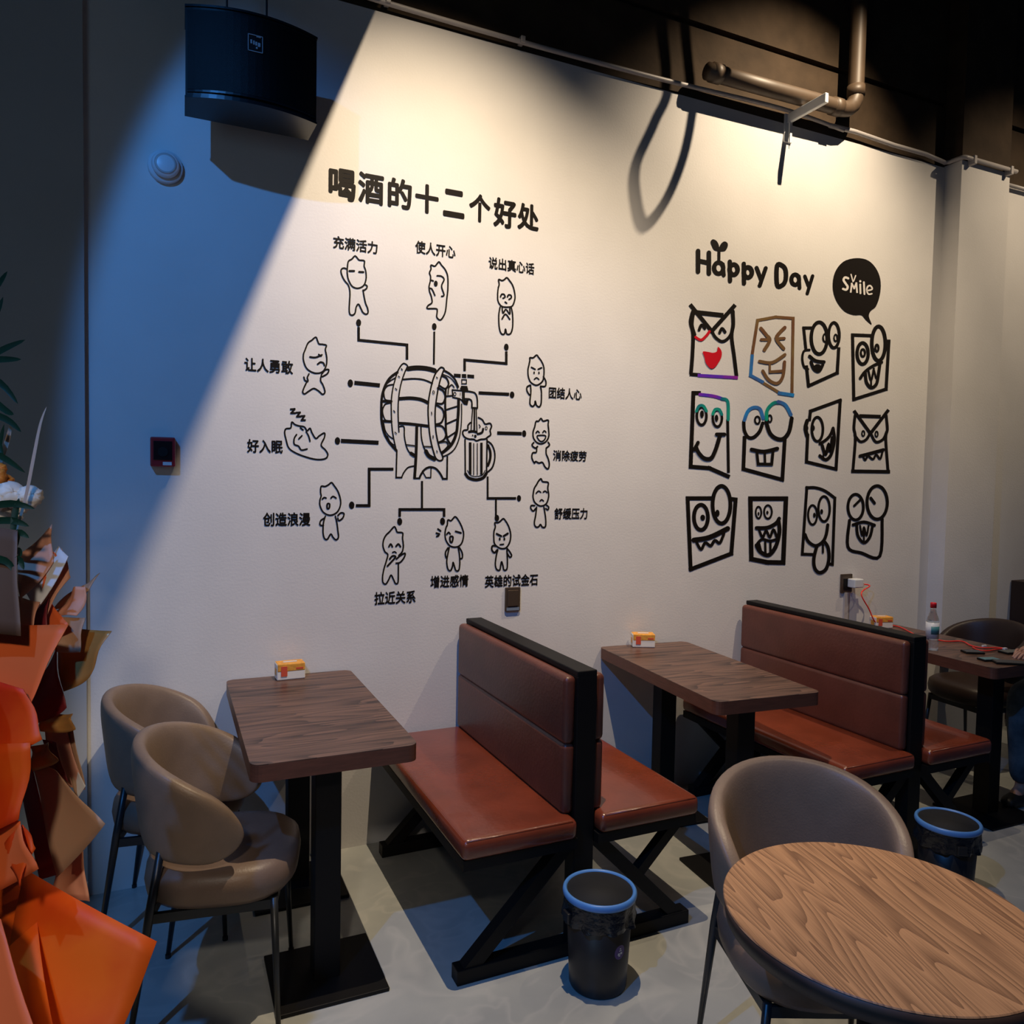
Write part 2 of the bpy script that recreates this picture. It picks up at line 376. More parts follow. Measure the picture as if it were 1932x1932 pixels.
def stroke(bm, c, P, w, closed=False, sharp=False, dy=0.0):
    if isinstance(P, str): P = P_(P)
    if sharp:
        Q = P + ([P[0]] if closed else [])
        for i in range(len(Q)-1):
            a, b = V(Q[i]), V(Q[i+1]); t = (b-a).normalized(); nn = V((-t.y, t.x))*w/2; e = t*w*0.45
            if (b-a).length < 1e-3: continue
            a2 = a - e; b2 = b + e
            d = dy + 0.00012*i
            f = [bm.verts.new(cw(c, *q, d)) for q in (a2+nn, a2-nn, b2-nn, b2+nn)]
            bm.faces.new(f)
        return
    Q = catmull([V(p).to_3d() for p in P], closed, 5) if len(P) > 2 else [V(p).to_3d() for p in P]
    N = len(Q); L = []
    for i in range(N):
        a = Q[i-1] if closed else Q[max(i-1, 0)]; b = Q[(i+1) % N] if closed else Q[min(i+1, N-1)]
        t = (b-a); t = t.normalized() if t.length > 1e-6 else V((1, 0, 0)); nn = V((-t.y, t.x, 0))*w/2
        L.append((bm.verts.new(cw(c, Q[i].x+nn.x, Q[i].y+nn.y, dy)), bm.verts.new(cw(c, Q[i].x-nn.x, Q[i].y-nn.y, dy))))
    for i in range(N if closed else N-1):
        a, b = L[i], L[(i+1) % N]; bm.faces.new((a[0], a[1], b[1], b[0]))
    if not closed:
        for q, k, s in ((Q[0], 0, -1), (Q[-1], -1, 1)):
            o = Q[1] if k == 0 else Q[-2]; t = (q-o).normalized(); nn = V((-t.y, t.x, 0))
            arc = [q + (nn*cos(pi*j/5) + t*sin(pi*j/5))*w/2 for j in range(6)]
            bm.faces.new([bm.verts.new(cw(c, v.x, v.y, dy)) for v in arc])
def draw(bm, c, spec):
    """spec lines:  w[c][s] pts   |  f pts (fill)  |  e cx cy rx ry (filled ellipse) | r cx cy rx ry w (ring)"""
    for i, ln in enumerate(q.strip() for q in spec.strip().split('\n')):
        if not ln: continue
        k, rest = ln.split(' ', 1); d = 0.00004*i
        if k == 'f': fillpoly(bm, c, P_(rest), d)
        elif k == 'fs': fillpoly(bm, c, [(v.x, v.y) for v in catmull([V((*p, 0)) for p in P_(rest)], True, 4)], d)
        elif k == 'e': a = [float(v) for v in rest.split()]; fillpoly(bm, c, ell(*a), d)
        elif k == 'r': a = [float(v) for v in rest.split()]; stroke(bm, c, ell(*a[:4], n=12), a[4], True, dy=d)
        else:
            wd = float(k.rstrip('cs'))*{5: 1.1, 6: 1.1, 12: 1.35}.get(c, 1.12); stroke(bm, c, rest, wd, 'c' in k, 's' in k, d)
    return bm

def textmesh(body):
    c = bpy.data.curves.new('lettering', 'FONT'); c.body = body; c.fill_mode = 'FRONT'; c.resolution_u = 4
    o = bpy.data.objects.new('lettering', c); COL.objects.link(o)
    dg = bpy.context.evaluated_depsgraph_get(); me = bpy.data.meshes.new_from_object(o.evaluated_get(dg))
    bpy.data.objects.remove(o); bpy.data.curves.remove(c)
    bm = bmesh.new(); bm.from_mesh(me); bpy.data.meshes.remove(me); return bm
def fit_text(body, c, x0, y0, x1, y1, bold=0.0):
    """lettering fitted to an upright rectangle on the wall plane whose outline in the photo spans the given box"""
    bm = textmesh(body); ox, oy, s = CR[c]
    X0, Y0, X1, Y1 = ox+x0/s, oy+y0/s, ox+x1/s, oy+y1/s
    xc, yc = (X0+X1)/2, (Y0+Y1)/2; sl = (960-yc)/(4112-xc); h = (Y1-Y0) - abs(sl)*(X1-X0)
    a = onwall(X0, yc - sl*(xc-X0), DY[0]); b = onwall(X1, yc + sl*(X1-xc), DY[0])
    t = onwall(xc, yc-h/2, DY[0]); u = onwall(xc, yc+h/2, DY[0])
    xs = [v.co.x for v in bm.verts]; ys = [v.co.y for v in bm.verts]; mx, Mx, my, My = min(xs), max(xs), min(ys), max(ys)
    base = bm.copy(); g = bold; k = 0
    mx -= g; Mx += g; my -= g; My += g
    bm.clear()
    tmp = bpy.data.meshes.new('tmp')
    for dx, dz in [(0, 0)] + [(g*cos(q*pi/4), g*sin(q*pi/4)) for q in range(8)]:
        c2 = base.copy(); k += 1
        for v in c2.verts:
            fx = (v.co.x+dx-mx)/(Mx-mx); fy = (v.co.y+dz-my)/(My-my)
            v.co = V((a.x+(b.x-a.x)*fx, DY[0]-.00003*k, u.z+(t.z-u.z)*fy))
        c2.to_mesh(tmp); c2.free(); bm.from_mesh(tmp)
    bpy.data.meshes.remove(tmp); base.free()
    return bm

# heading: one thing, its eight characters are parts
p0 = onwall(820, 440)
hd = thing('mural_heading', 'large bold black eight-character Chinese heading above the drink mural', 'decal', (p0.x, -0.002, p0.z))
for ch, b in (('喝', (497, 65, 638, 255)), ('酒', (650, 88, 785, 275)), ('的', (805, 118, 930, 298)), ('十', (948, 148, 1070, 322)),
              ('二', (1093, 178, 1205, 342)), ('个', (1228, 200, 1340, 367)), ('好', (1355, 222, 1475, 398)), ('处', (1480, 250, 1592, 410))):
    link('character', fit_text(ch, 3, *b, bold=0.036), VINYL, hd, False, hd.location)
G = 'captions around the barrel mural'
for body, c, b, lab in (
    ('充满活力', 3, (520, 425, 752, 525), 'black caption above the figure waving at the mural top left'),
    ('使人开心', 3, (948, 450, 1158, 548), 'black caption above the dancing figure over the barrel'),
    ('说出真心话', 3, (1330, 535, 1568, 632), 'black five-character caption above the figure with clasped hands'),
    ('让人勇敢', 3, (58, 1060, 312, 1150), 'black caption left of the frowning figure level with barrel top'),
    ('团结人心', 3, (1643, 1213, 1815, 1285), 'black caption right of the angry-browed upper right figure'),
    ('好入眠', 4, (72, 243, 258, 320), 'black three-character caption left of the sleeping figure'),
    ('消除疲劳', 4, (1665, 300, 1840, 362), 'black caption right of the laughing figure with open mouth'),
    ('创造浪漫', 4, (155, 625, 402, 698), 'black caption left of the singing figure at lower left'),
    ('舒缓压力', 4, (1672, 602, 1845, 662), 'black caption right of the shrugging lower right figure'),
    ('拉近关系', 4, (735, 1030, 950, 1108), 'lowest black caption, under the giggling figure'),
    ('增进感情', 4, (1027, 948, 1225, 1020), 'black caption under the winking figure below the barrel'),
    ('英雄的试金石', 4, (1310, 943, 1587, 1018), 'black six-character caption just above the bronze switch plate')):
    top('mural_caption', fit_text(body, c, *b, bold=0.026), VINYL, lab, 'decal', G)

CONN = [
 (3, 'thick line with dot leading down from the waving figure to the barrel', 'e 653 880 13 19\n12s 653,908 653,970 905,995 905,1065'),
 (3, 'short upright line with dot below the dancing figure', 'e 1047 900 12 18\n9s 1047,930 1045,1092'),
 (3, 'stepped line with dot from the clasped-hands figure to the tap', 'e 1422 1007 12 18\n12s 1422,1035 1422,1092 1205,1073 1205,1125'),
 (3, 'short thick dash with dot beside the frowning figure', 'e 610 1195 14 20\n18s 640,1193 755,1205'),
 (3, 'dash with dot pointing to the angry-browed figure', 'e 1452 1255 12 17\n14s 1285,1245 1430,1252'),
 (4, 'thick dash with dot beside the sleeping figure', 'e 543 253 14 19\n18s 570,253 748,262'),
 (4, 'dash with dot pointing to the laughing figure', 'e 1515 215 11 17\n15s 1382,212 1495,215'),
 (4, 'stepped line with dot beside the singing figure', 'e 617 588 14 19\n13s 828,400 708,400 708,590 645,590'),
 (4, 'forked line with two dots hanging below the barrel stand', 'e 867 673 13 19\ne 1090 672 13 19\n10s 983,467 983,605\n12s 867,642 867,610 1098,610 1098,642'),
 (4, 'branched line with two dots right of the mug bottom', 'e 1488 552 11 16\ne 1373 655 12 17\n9s 1325,443 1325,552\n11s 1325,552 1468,552\n9s 1368,555 1368,640')]
for c, lab, sp in CONN:
    top('connector_line', draw(bmesh.new(), c, sp), VINYL, 'black ' + lab, 'decal', 'connector lines of the mural')

FIG = [
 (3, 'little cat-eared outline figure waving one arm, top left of mural', """7c 595,590 600,560 618,548 635,532 652,550 660,554 683,558 682,585 690,610 692,650 680,685 650,700 620,690 600,655 594,620
9 605,610 630,610
9 656,615 678,616
7 592,600 575,595 562,605 565,630 580,660 600,685 608,720 606,770 604,810 608,835 622,840 635,828 640,800 652,783 665,805 675,825 690,835 702,828 700,805 690,780 682,745 676,710
7 680,712 695,700 697,688 688,682"""),
 (3, 'cat-eared outline figure dancing sideways above the barrel', """7c 1028,640 1022,620 1030,600 1030,580 1050,585 1062,572 1072,563 1085,580 1105,605 1117,640 1118,700 1112,760 1105,820 1090,855 1075,865 1060,850 1062,825 1060,808 1035,806 1010,805 1015,790 1035,775 1032,745 1022,715 1020,690 1026,665
7 1062,635 1085,638 1098,655 1085,690 1098,735 1085,742
7 1022,700 1035,705 1050,737
e 1055 676 10 15
7 1030,658 1042,662"""),
 (3, 'cat-eared outline figure with hands clasped at its mouth, mural top right', """7c 1380,700 1385,680 1382,655 1400,660 1412,655 1425,645 1440,662 1455,685 1465,720 1467,755 1455,790 1435,798 1400,795 1380,770 1377,735
7 1392,745 1398,732 1410,732 1416,745 1405,752
7 1428,745 1434,735 1446,737 1448,750 1436,758
7 1416,772 1424,778
7 1400,800 1405,830 1420,810 1440,835 1440,805
7 1400,860 1418,835 1440,862
7 1390,798 1383,840 1385,900 1395,935 1412,938 1418,912 1425,938 1445,935 1455,900 1455,840 1448,800"""),
 (3, 'cat-eared outline figure frowning with crossed stance, left of barrel top', """7c 375,1020 390,985 410,970 430,955 440,975 447,990 465,992 485,998 480,1020 487,1060 485,1100 465,1135 425,1142 385,1120 367,1080 366,1045
8 400,1058 430,1060 462,1047
7 445,1045 458,1053
8 440,1095 455,1085 470,1090 475,1102
7 462,1145 480,1125 498,1125 490,1145 465,1160
7 368,1163 374,1180 390,1184 386,1165 395,1146
7 385,1185 370,1215 362,1240 372,1250 395,1235 420,1222 445,1235 465,1252 478,1240 468,1205 455,1180 460,1150"""),
 (3, 'cat-eared outline figure with angry brows and raised elbow, upper right of barrel', """7c 1540,1100 1545,1075 1545,1062 1562,1062 1580,1048 1590,1060 1605,1080 1617,1110 1618,1150 1610,1185 1580,1205 1550,1190 1537,1160 1535,1125
7 1553,1112 1572,1122
7 1588,1122 1606,1114
e 1567 1140 4 7
e 1592 1141 4 7
6 1568,1174 1580,1166 1592,1175
7 1615,1160 1628,1185 1625,1210 1600,1210
7 1545,1205 1530,1215 1530,1235 1542,1255
7 1548,1205 1550,1240 1545,1290 1548,1308 1560,1315 1570,1305 1573,1287 1580,1310 1595,1317 1604,1295 1605,1240 1600,1212"""),
 (4, 'cat-eared outline figure sleeping on its back under z letters', """7c 268,210 275,190 300,185 305,155 322,168 345,175 370,180 385,200 400,187 410,210 430,240 450,225 475,212 475,235 458,275 480,300 493,325 480,345 440,350 390,340 330,318 290,290 275,245
7 330,220 318,240 318,270 340,280 355,300 385,295
7 342,242 358,226
7 380,205 393,228 400,255
7 350,185 364,196
8s 300,88 320,87 302,108 322,108
8s 330,106 348,105 332,126 350,126
8s 354,124 371,123 356,145 374,145"""),
 (4, 'cat-eared outline figure laughing with open mouth, right of mug', """7c 1562,205 1570,180 1577,152 1590,150 1603,136 1614,150 1640,145 1640,170 1643,200 1643,230 1630,255 1605,268 1580,260 1563,235
6 1577,212 1585,202 1594,210
6 1612,210 1620,200 1629,208
6c 1584,226 1626,226 1620,248 1604,256 1590,246
7 1565,262 1556,275 1572,290 1585,282
7 1640,260 1647,275 1630,290
7 1580,286 1578,312 1560,315 1555,340 1568,368 1575,360 1592,368 1610,365 1625,390 1640,398 1646,375 1640,345 1630,320 1630,290"""),
 (4, 'cat-eared outline figure shrugging with drooping brows, lowest on the right', """7c 1562,530 1568,500 1580,480 1590,462 1603,450 1612,465 1640,470 1638,500 1643,540 1630,580 1600,592 1572,575 1562,550
6 1577,526 1590,514 1602,521
6 1614,520 1624,514 1634,522
6 1598,566 1606,559 1616,566
7 1570,590 1552,590 1550,605 1562,618 1575,605
7 1632,588 1643,598 1638,612 1628,605
7 1580,598 1575,640 1568,680 1575,700 1590,700 1600,688 1610,702 1625,700 1628,675 1625,640 1618,598"""),
 (4, 'cat-eared outline figure singing with one hand out, lower left of mural', """7c 458,540 455,520 458,490 478,490 495,482 512,470 525,485 545,515 558,555 558,590 540,625 505,640 470,625 452,590 452,560
7 464,556 474,548 484,551
7 509,551 520,542 536,551
8c 490,582 502,582 500,602 490,604
7 475,655 456,668 452,690 470,694
7 545,642 560,628 577,632 570,655 550,668 545,655
7 480,645 470,680 468,730 475,760 490,765 508,738 520,755 535,768 548,755 545,720 540,680 532,645"""),
 (4, 'cat-eared outline figure giggling behind its hand, bottom left below barrel', """7 862,850 880,830 886,800 882,760 882,732 855,728 848,713 838,700 815,725 795,745 783,770 780,800 790,830 805,845 797,880 785,920 778,960 780,990 795,998 810,975 822,952 835,975 845,995 858,990 860,940 860,890
8 811,804 820,790 829,804
8 848,802 860,790 871,804
6 830,834 840,830 849,836
8 815,868 830,852 846,856 830,876 803,905
7 850,868 870,850 895,838 890,860 870,885 848,890"""),
 (4, 'cat-eared outline figure winking and shouting, below the barrel', """7c 1108,705 1115,690 1118,665 1135,668 1155,648 1172,665 1190,700 1200,740 1190,785 1165,805 1130,800 1108,770 1103,735
7 1112,740 1122,729 1130,738
8 1158,724 1186,732
8c 1129,753 1144,753 1140,779 1131,778
8 1066,712 1080,722
8 1058,733 1074,738
8 1060,750 1070,746
7 1118,810 1105,835 1108,860
7 1178,808 1192,835 1193,862 1180,866
7 1125,808 1118,840 1112,880 1118,920 1132,928 1142,905 1145,885 1152,905 1160,928 1175,925 1180,890 1178,845 1172,808"""),
 (4, 'cat-eared outline figure clenching a fist, just above the six-character caption', """7c 1365,700 1362,680 1380,678 1392,670 1407,658 1420,672 1435,700 1445,740 1440,780 1420,810 1390,812 1362,790 1357,755 1358,725
9 1372,737 1396,749
9 1408,749 1430,735
e 1388 764 5 8
e 1412 764 5 8
6 1390,793 1408,791
8 1370,800 1350,800 1347,820 1360,835 1375,820
7 1425,812 1440,830 1450,850 1440,858 1428,840
7 1378,820 1370,850 1365,895 1372,922 1388,925 1393,900 1398,882 1405,905 1410,925 1425,920 1428,880 1425,820""")]
for c, lab, sp in FIG:
    top('cartoon_figure', draw(bmesh.new(), c, sp), VINYL, lab, 'decal', 'cat-eared figures of the mural')

p0 = onwall(795, 905); br = thing('barrel_decal', 'black line drawing of a beer barrel on a stand at mural centre', 'decal', (p0.x, -0.002, p0.z))
link('cask', draw(bmesh.new(), 12, """14 350,1240 325,1130 305,1020 290,880 285,720 285,560 305,400 340,260 380,140 430,60 468,42 512,80 480,150 440,260 405,400 385,560 380,720 385,880 392,1000
16c 935,140 900,190 860,300 830,430 808,560 800,720 810,900 825,1050 850,1180 880,1290 910,1370 960,1405 1005,1385 1000,1330 970,1260 935,1130 910,990 900,850 900,700 915,560 945,380 975,260 1010,160 1025,120 985,95
48 520,115 640,102 780,112 890,140
16 450,265 600,255 740,270 860,320
34 400,535 560,527 700,547 795,590
28 400,880 560,890 800,920
26 370,165 270,240 200,350 155,500 145,680 150,850 185,1010 240,1120 300,1200 355,1260
12 225,320 270,285 335,245
14 315,335 230,355 185,420 182,490 205,550 285,565
14 285,592 200,612 162,700 178,790 212,840 282,850
26 160,570 285,572
26 165,848 285,855
12 178,880 200,980 245,1050 305,1095
10 230,1060 270,1140 330,1190
20 1025,140 1110,190 1180,270 1222,370
10 1010,195 1110,240 1185,330 1215,395
30 1228,545 1225,700 1215,850 1200,1000 1160,1120 1100,1210 1000,1290
12 1270,610 1270,780 1260,950 1230,1110 1170,1240 1090,1310 1010,1345
18 960,352 1040,395 1088,330 1060,250 1000,215
18 935,385 1010,425 1040,510 1005,600 925,600
18 920,625 1000,680 1022,770 985,868 905,895
18 910,910 1000,925 1050,1020 1025,1105 945,1150
22 1048,400 1040,600 1048,800 1052,1000 1075,1110 1125,1190
14 1050,500 1135,492
14 1050,690 1210,640
14 1050,890 1210,820
14 1070,1080 1190,1000
14 950,1150 1050,1140 1075,1200 985,1295
12 1080,470 1090,385 1130,340 1165,375
12 490,1180 610,1195
12 735,1205 850,1208
40 770,1270 810,1335 890,1380
34 560,1300 605,1330
10 425,115 440,130
10 382,220 402,232
10 340,390 362,410
10 318,700 335,725
10 335,1005 358,1025
10 918,232 932,245
r 877 445 12 20 9
10 848,725 852,755
10 870,1055 872,1085
10 920,1265 930,1285"""), VINYL, br, False, br.location)
link('cask_stand', draw(bmesh.new(), 12, """16s 362,1270 352,1640 430,1640
14 430,1640 460,1570 520,1500 600,1480
14 400,925 462,930 468,1060 495,1200 540,1290 605,1330
30 642,930 632,1300 612,1640
16 600,1652 678,1650
14 700,930 710,1100 750,1240 810,1330
18s 1070,1350 1065,1658 1005,1658
20 1005,1650 960,1570 900,1510 820,1495 750,1530 700,1600 680,1650
12 720,1550 770,1640
12s 775,1642 838,1642 842,1510"""), VINYL, br, False, br.location)
link('tap', draw(bmesh.new(), 12, """14cs 1140,412 1285,425 1285,565 1240,535 1148,515
r 1175 470 16 24 10
6 1252,455 1250,490
f 1162,185 1258,190 1258,240 1162,230
f 1272,190 1336,192 1336,246 1272,240
f 1350,196 1446,202 1446,248 1350,240
10cs 1272,268 1338,270 1338,325 1272,325
f 1265,355 1350,358 1368,432 1285,425 1245,400
16 1305,430 1400,437 1460,460 1488,530 1492,660
16 1312,537 1380,542 1412,575 1414,660
16s 1414,662 1492,666
f 1268,568 1370,548 1352,625 1300,615
14s 1306,430 1306,560
12 1425,672 1412,840 1402,990
12 1475,672 1480,840 1485,990
18 1450,672 1448,980"""), VINYL, br, False, br.location)
p0 = onwall(905, 905); mg = thing('mug_decal', 'black line drawing of a frothing beer mug beside the barrel', 'decal', (p0.x, -0.002, p0.z))
link('mug', draw(bmesh.new(), 12, """16s 1318,1110 1322,1590
30 1325,1590 1370,1645 1470,1672 1570,1645 1618,1580
16s 1627,1110 1620,1590
28s 1390,1165 1390,1580
10s 1440,1165 1440,1600
10s 1490,1165 1490,1600
26s 1548,1168 1548,1585
8 1350,1540 1400,1610 1470,1625 1560,1605 1600,1540
16 1632,1130 1690,1175 1730,1270 1735,1380 1700,1500 1632,1565
26 1640,1190 1672,1280 1670,1380 1640,1470"""), VINYL, mg, False, mg.location)
link('froth', draw(bmesh.new(), 12, """16 1395,870 1360,910 1355,968 1300,980 1285,1020 1310,1070 1370,1100 1440,1105 1480,1125 1540,1105 1600,1100 1640,1070 1678,1040 1670,980 1690,920 1665,880 1600,890 1560,830 1505,800
24 1375,1000 1430,992 1480,1005
22 1495,1030 1555,1010 1572,960
e 1462 1062 18 22
e 1425 1050 10 12
10 1515,900 1530,925 1520,945
r 1615 948 14 22 10"""), VINYL, mg, False, mg.location)

# "Happy Day" lettering, one thing with its letters as parts
p0 = onwall(1424, 560); hp = thing('happy_day_lettering', 'rounded black Happy Day lettering with a sprout on the first a', 'decal', (p0.x, -0.002, p0.z))
for sp in ("34 207,190 207,363\n34 297,205 297,378\n34 207,272 297,290",
           "r 378 332 38 46 36\n30 412,300 420,392\n22 380,262 380,200\nfs 378,190 340,180 318,140 312,110 332,94 362,110 380,150\nfs 384,190 430,190 452,155 450,125 425,112 398,130 384,160",
           "r 502 345 33 42 38\n32 470,278 472,440", "r 620 368 33 42 38\n32 586,296 588,460", "30 692,330 728,425\n30 768,332 718,478",
           "34c 862,312 862,472 905,474 932,430 932,350 905,312", "r 1012 428 32 42 34\n28 1042,400 1048,498", "26 1092,400 1122,480\n26 1156,398 1112,542"):
    link('letter', draw(bmesh.new(), 5, sp), VINYL, hp, False, hp.location)
p0 = onwall(1617, 600); sb = thing('speech_bubble_decal', 'black speech bubble decal with white Smile lettering', 'decal', (p0.x, -0.002, p0.z))
link('bubble', draw(bmesh.new(), 5, 'fs 1520,250 1620,272 1690,350 1720,450 1712,560 1680,650 1635,690 1622,735 1645,800 1600,765 1560,722 1500,722 1420,690 1350,600 1322,490 1340,370 1410,280'), VINYL, sb, False, sb.location)
DY[0] = -0.004
link('smile_lettering', draw(bmesh.new(), 5, """17 1450,418 1425,410 1412,432 1430,462 1446,488 1434,512 1408,505
13s 1472,530 1480,462 1500,500 1518,458 1524,532
9 1490,445 1474,385
9 1496,440 1512,395
14 1550,468 1552,542
e 1550 442 9 10
14 1580,450 1585,548
12 1606,520 1648,508 1636,480 1614,484 1604,515 1618,548 1646,545"""), VWHT, sb, False, sb.location)
DY[0] = -0.002

# twelve face decals, each an outline, eyes and a mouth
FACE = [
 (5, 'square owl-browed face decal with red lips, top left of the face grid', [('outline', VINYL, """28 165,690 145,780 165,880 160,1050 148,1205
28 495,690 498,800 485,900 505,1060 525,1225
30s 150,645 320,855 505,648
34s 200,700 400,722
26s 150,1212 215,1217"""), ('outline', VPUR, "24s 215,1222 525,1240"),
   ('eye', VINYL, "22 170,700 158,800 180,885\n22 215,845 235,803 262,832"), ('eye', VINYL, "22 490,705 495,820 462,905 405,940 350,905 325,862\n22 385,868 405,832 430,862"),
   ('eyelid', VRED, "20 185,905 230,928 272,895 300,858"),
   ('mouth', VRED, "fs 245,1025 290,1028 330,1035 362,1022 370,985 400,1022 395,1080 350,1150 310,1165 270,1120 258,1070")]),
 (5, 'tall face decal with screwed-up eyes and painted copper-brown glare, top row', [('outline', VBRN, "22s 655,1050 700,765 850,738 995,748 985,1360\n22s 740,1280 880,1365"), ('outline', VBLU, "24s 655,1060 642,1222 740,1275"), ('outline', VBLU, "26s 880,1368 990,1385"),
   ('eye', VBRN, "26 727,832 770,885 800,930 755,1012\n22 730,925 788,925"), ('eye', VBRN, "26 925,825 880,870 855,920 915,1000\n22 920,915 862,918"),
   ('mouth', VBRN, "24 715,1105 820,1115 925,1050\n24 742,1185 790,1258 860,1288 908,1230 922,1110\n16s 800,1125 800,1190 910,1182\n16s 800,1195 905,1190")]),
 (5, 'face decal with two bulging side eyes and an open grin, third in top row', [('outline', VINYL, "22s 1160,828 1082,828 1100,1005\n18 1130,1010 1085,1020 1070,1080 1085,1150 1118,1170"), ('outline', VINYL, "24s 1105,1150 1122,1308 1360,1200 1372,1000"),
   ('eye', VINYL, "r 1210 912 66 132 28\nr 1258 910 16 32 14"), ('eye', VINYL, "r 1332 888 44 104 24\nr 1346 910 13 28 12"),
   ('mouth', VINYL, "24 1130,1062 1180,1100 1250,1110\n24 1142,1110 1168,1170 1208,1185 1238,1135\ne 1195 1150 30 22")]),
 (5, 'face decal with one raised eye and fangs, below the speech bubble', [('outline', VINYL, "24s 1640,892 1487,886 1497,1420 1765,1335 1788,938 1765,938"), ('eye', VINYL, "r 1570 1040 46 88 28\nr 1572 1035 17 30 18"),
   ('eye', VINYL, "r 1702 957 56 142 30\nr 1688 995 13 28 18"), ('mouth', VINYL, "22 1550,1245 1590,1190 1660,1140 1728,1112\n24 1592,1205 1602,1280 1640,1322 1684,1292 1702,1200 1712,1130\n16 1618,1185 1640,1262 1662,1165\n14 1640,1262 1640,1320\n14 1662,1170 1680,1240")]),
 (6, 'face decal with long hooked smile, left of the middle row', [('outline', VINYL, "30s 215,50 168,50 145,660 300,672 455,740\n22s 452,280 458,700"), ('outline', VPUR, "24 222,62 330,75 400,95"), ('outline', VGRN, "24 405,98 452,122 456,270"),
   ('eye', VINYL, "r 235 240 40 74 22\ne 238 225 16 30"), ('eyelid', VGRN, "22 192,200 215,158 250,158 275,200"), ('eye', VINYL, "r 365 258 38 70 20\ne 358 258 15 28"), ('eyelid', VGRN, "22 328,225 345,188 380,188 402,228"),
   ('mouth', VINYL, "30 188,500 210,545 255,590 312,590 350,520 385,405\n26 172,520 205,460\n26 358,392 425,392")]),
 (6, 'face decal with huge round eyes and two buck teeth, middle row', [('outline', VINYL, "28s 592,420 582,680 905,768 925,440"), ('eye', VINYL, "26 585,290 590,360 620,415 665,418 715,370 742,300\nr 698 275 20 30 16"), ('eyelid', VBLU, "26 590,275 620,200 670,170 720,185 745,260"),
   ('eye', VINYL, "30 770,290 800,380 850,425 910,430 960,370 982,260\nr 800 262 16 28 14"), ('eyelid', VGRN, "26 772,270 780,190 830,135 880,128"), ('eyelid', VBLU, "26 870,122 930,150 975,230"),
   ('mouth', VINYL, "28 648,518 750,535 862,510\n22s 692,540 702,638 815,640 825,540\n18s 757,540 760,630")]),
 (6, 'narrow face decal in profile with toothy crescent grin, middle row', [('outline', VINYL, "24s 1130,270 1138,200 1385,110 1350,680 1105,620 1115,400"), ('eye', VINYL, "r 1195 350 46 100 22\ne 1160 340 14 24"),
   ('eye', VINYL, "30 1110,280 1096,340 1110,405\nr 1103 342 12 22 10"), ('mouth', VINYL, "22 1215,470 1262,440 1300,400 1325,340\n24 1325,345 1335,440 1310,555 1265,602 1215,570\n24 1235,485 1262,560 1290,470 1302,540 1318,420\n16 1240,590 1250,545")]),
 (6, 'square owl-browed face decal with crooked fangs, right of middle row', [('outline', VINYL, "22 1508,235 1498,340 1510,430 1490,690\n26s 1488,698 1785,702\n22 1765,235 1775,350 1762,430 1780,690\n24s 1505,205 1635,385 1778,198\n26s 1555,240 1708,245"),
   ('eye', VINYL, "20 1505,400 1550,452 1600,435 1630,385\nr 1575 385 11 22 12"), ('eye', VINYL, "20 1640,390 1680,455 1740,432 1768,370\nr 1685 390 11 22 12"),
   ('mouth', VINYL, "24 1548,572 1640,548 1742,520\n16 1572,570 1590,605 1615,572 1655,598 1682,560 1715,595 1735,530")]),
 (6, 'face decal with one eye poking over its frame, left of bottom row', [('outline', VINYL, "30s 330,922 120,922 145,1510 482,1380 518,932 482,928"), ('eye', VINYL, "r 230 1080 58 104 32\ne 245 1082 20 24"), ('eye', VINYL, "r 400 975 74 155 32\ne 366 1045 18 28"),
   ('mouth', VINYL, "36 170,1268 300,1245 452,1172\n22 192,1285 230,1345 265,1290 310,1315 345,1270 385,1292 420,1215")]),
 (6, 'squarish face decal with shark teeth and tiny eyes, bottom row', [('outline', VINYL, "34s 640,925 935,925 912,1455 780,1452 648,1425 640,925"), ('eye', VINYL, "r 707 1040 23 48 15\ne 707 1050 8 14"), ('eye', VINYL, "r 785 1035 32 55 16\ne 780 1040 10 14"),
   ('mouth', VINYL, "28 690,1168 780,1165 850,1130 878,1090\n30 872,1110 880,1200 850,1320 790,1392 722,1365 690,1312\n20 710,1180 740,1245 770,1190 800,1245 830,1180 856,1240\n20 695,1300 735,1262 800,1275 855,1262\n18 712,1300 730,1370\n18 762,1285 764,1385\n18 805,1285 805,1370")]),
 (6, 'tall face decal sticking a long tongue out below its frame', [('outline', VINYL, "22s 1165,1388 1070,1385 1108,832\n22 1105,835 1180,835 1260,862 1340,920\n22s 1340,920 1320,1470 1295,1465"), ('eye', VINYL, "r 1155 1060 37 80 18\ne 1170 1062 11 20"),
   ('eye', VINYL, "r 1250 1010 47 104 20\ne 1230 1032 12 20"), ('mouth', VINYL, "24 1092,1222 1120,1280 1180,1315 1240,1280 1268,1220 1280,1142"), ('tongue', VINYL, "26 1190,1315 1165,1420 1172,1500 1212,1538 1265,1508 1290,1420 1282,1330 1255,1285\n16 1240,1305 1240,1370")]),
 (6, 'round-goggled face decal with slit eyes, right of bottom row', [('outline', VINYL, "24 1462,1105 1448,1325 1560,1375 1712,1402 1732,1095"), ('eye', VINYL, "r 1512 995 64 106 24\n18 1500,985 1553,932"), ('eye', VINYL, "r 1690 957 84 138 26\n22 1637,920 1668,962"),
   ('mouth', VINYL, "22 1490,1142 1580,1118 1668,1145\n22 1520,1145 1530,1232 1580,1290 1630,1240 1652,1148\n15 1548,1150 1565,1232 1580,1160 1602,1232 1618,1150\n14 1580,1200 1580,1285")])]
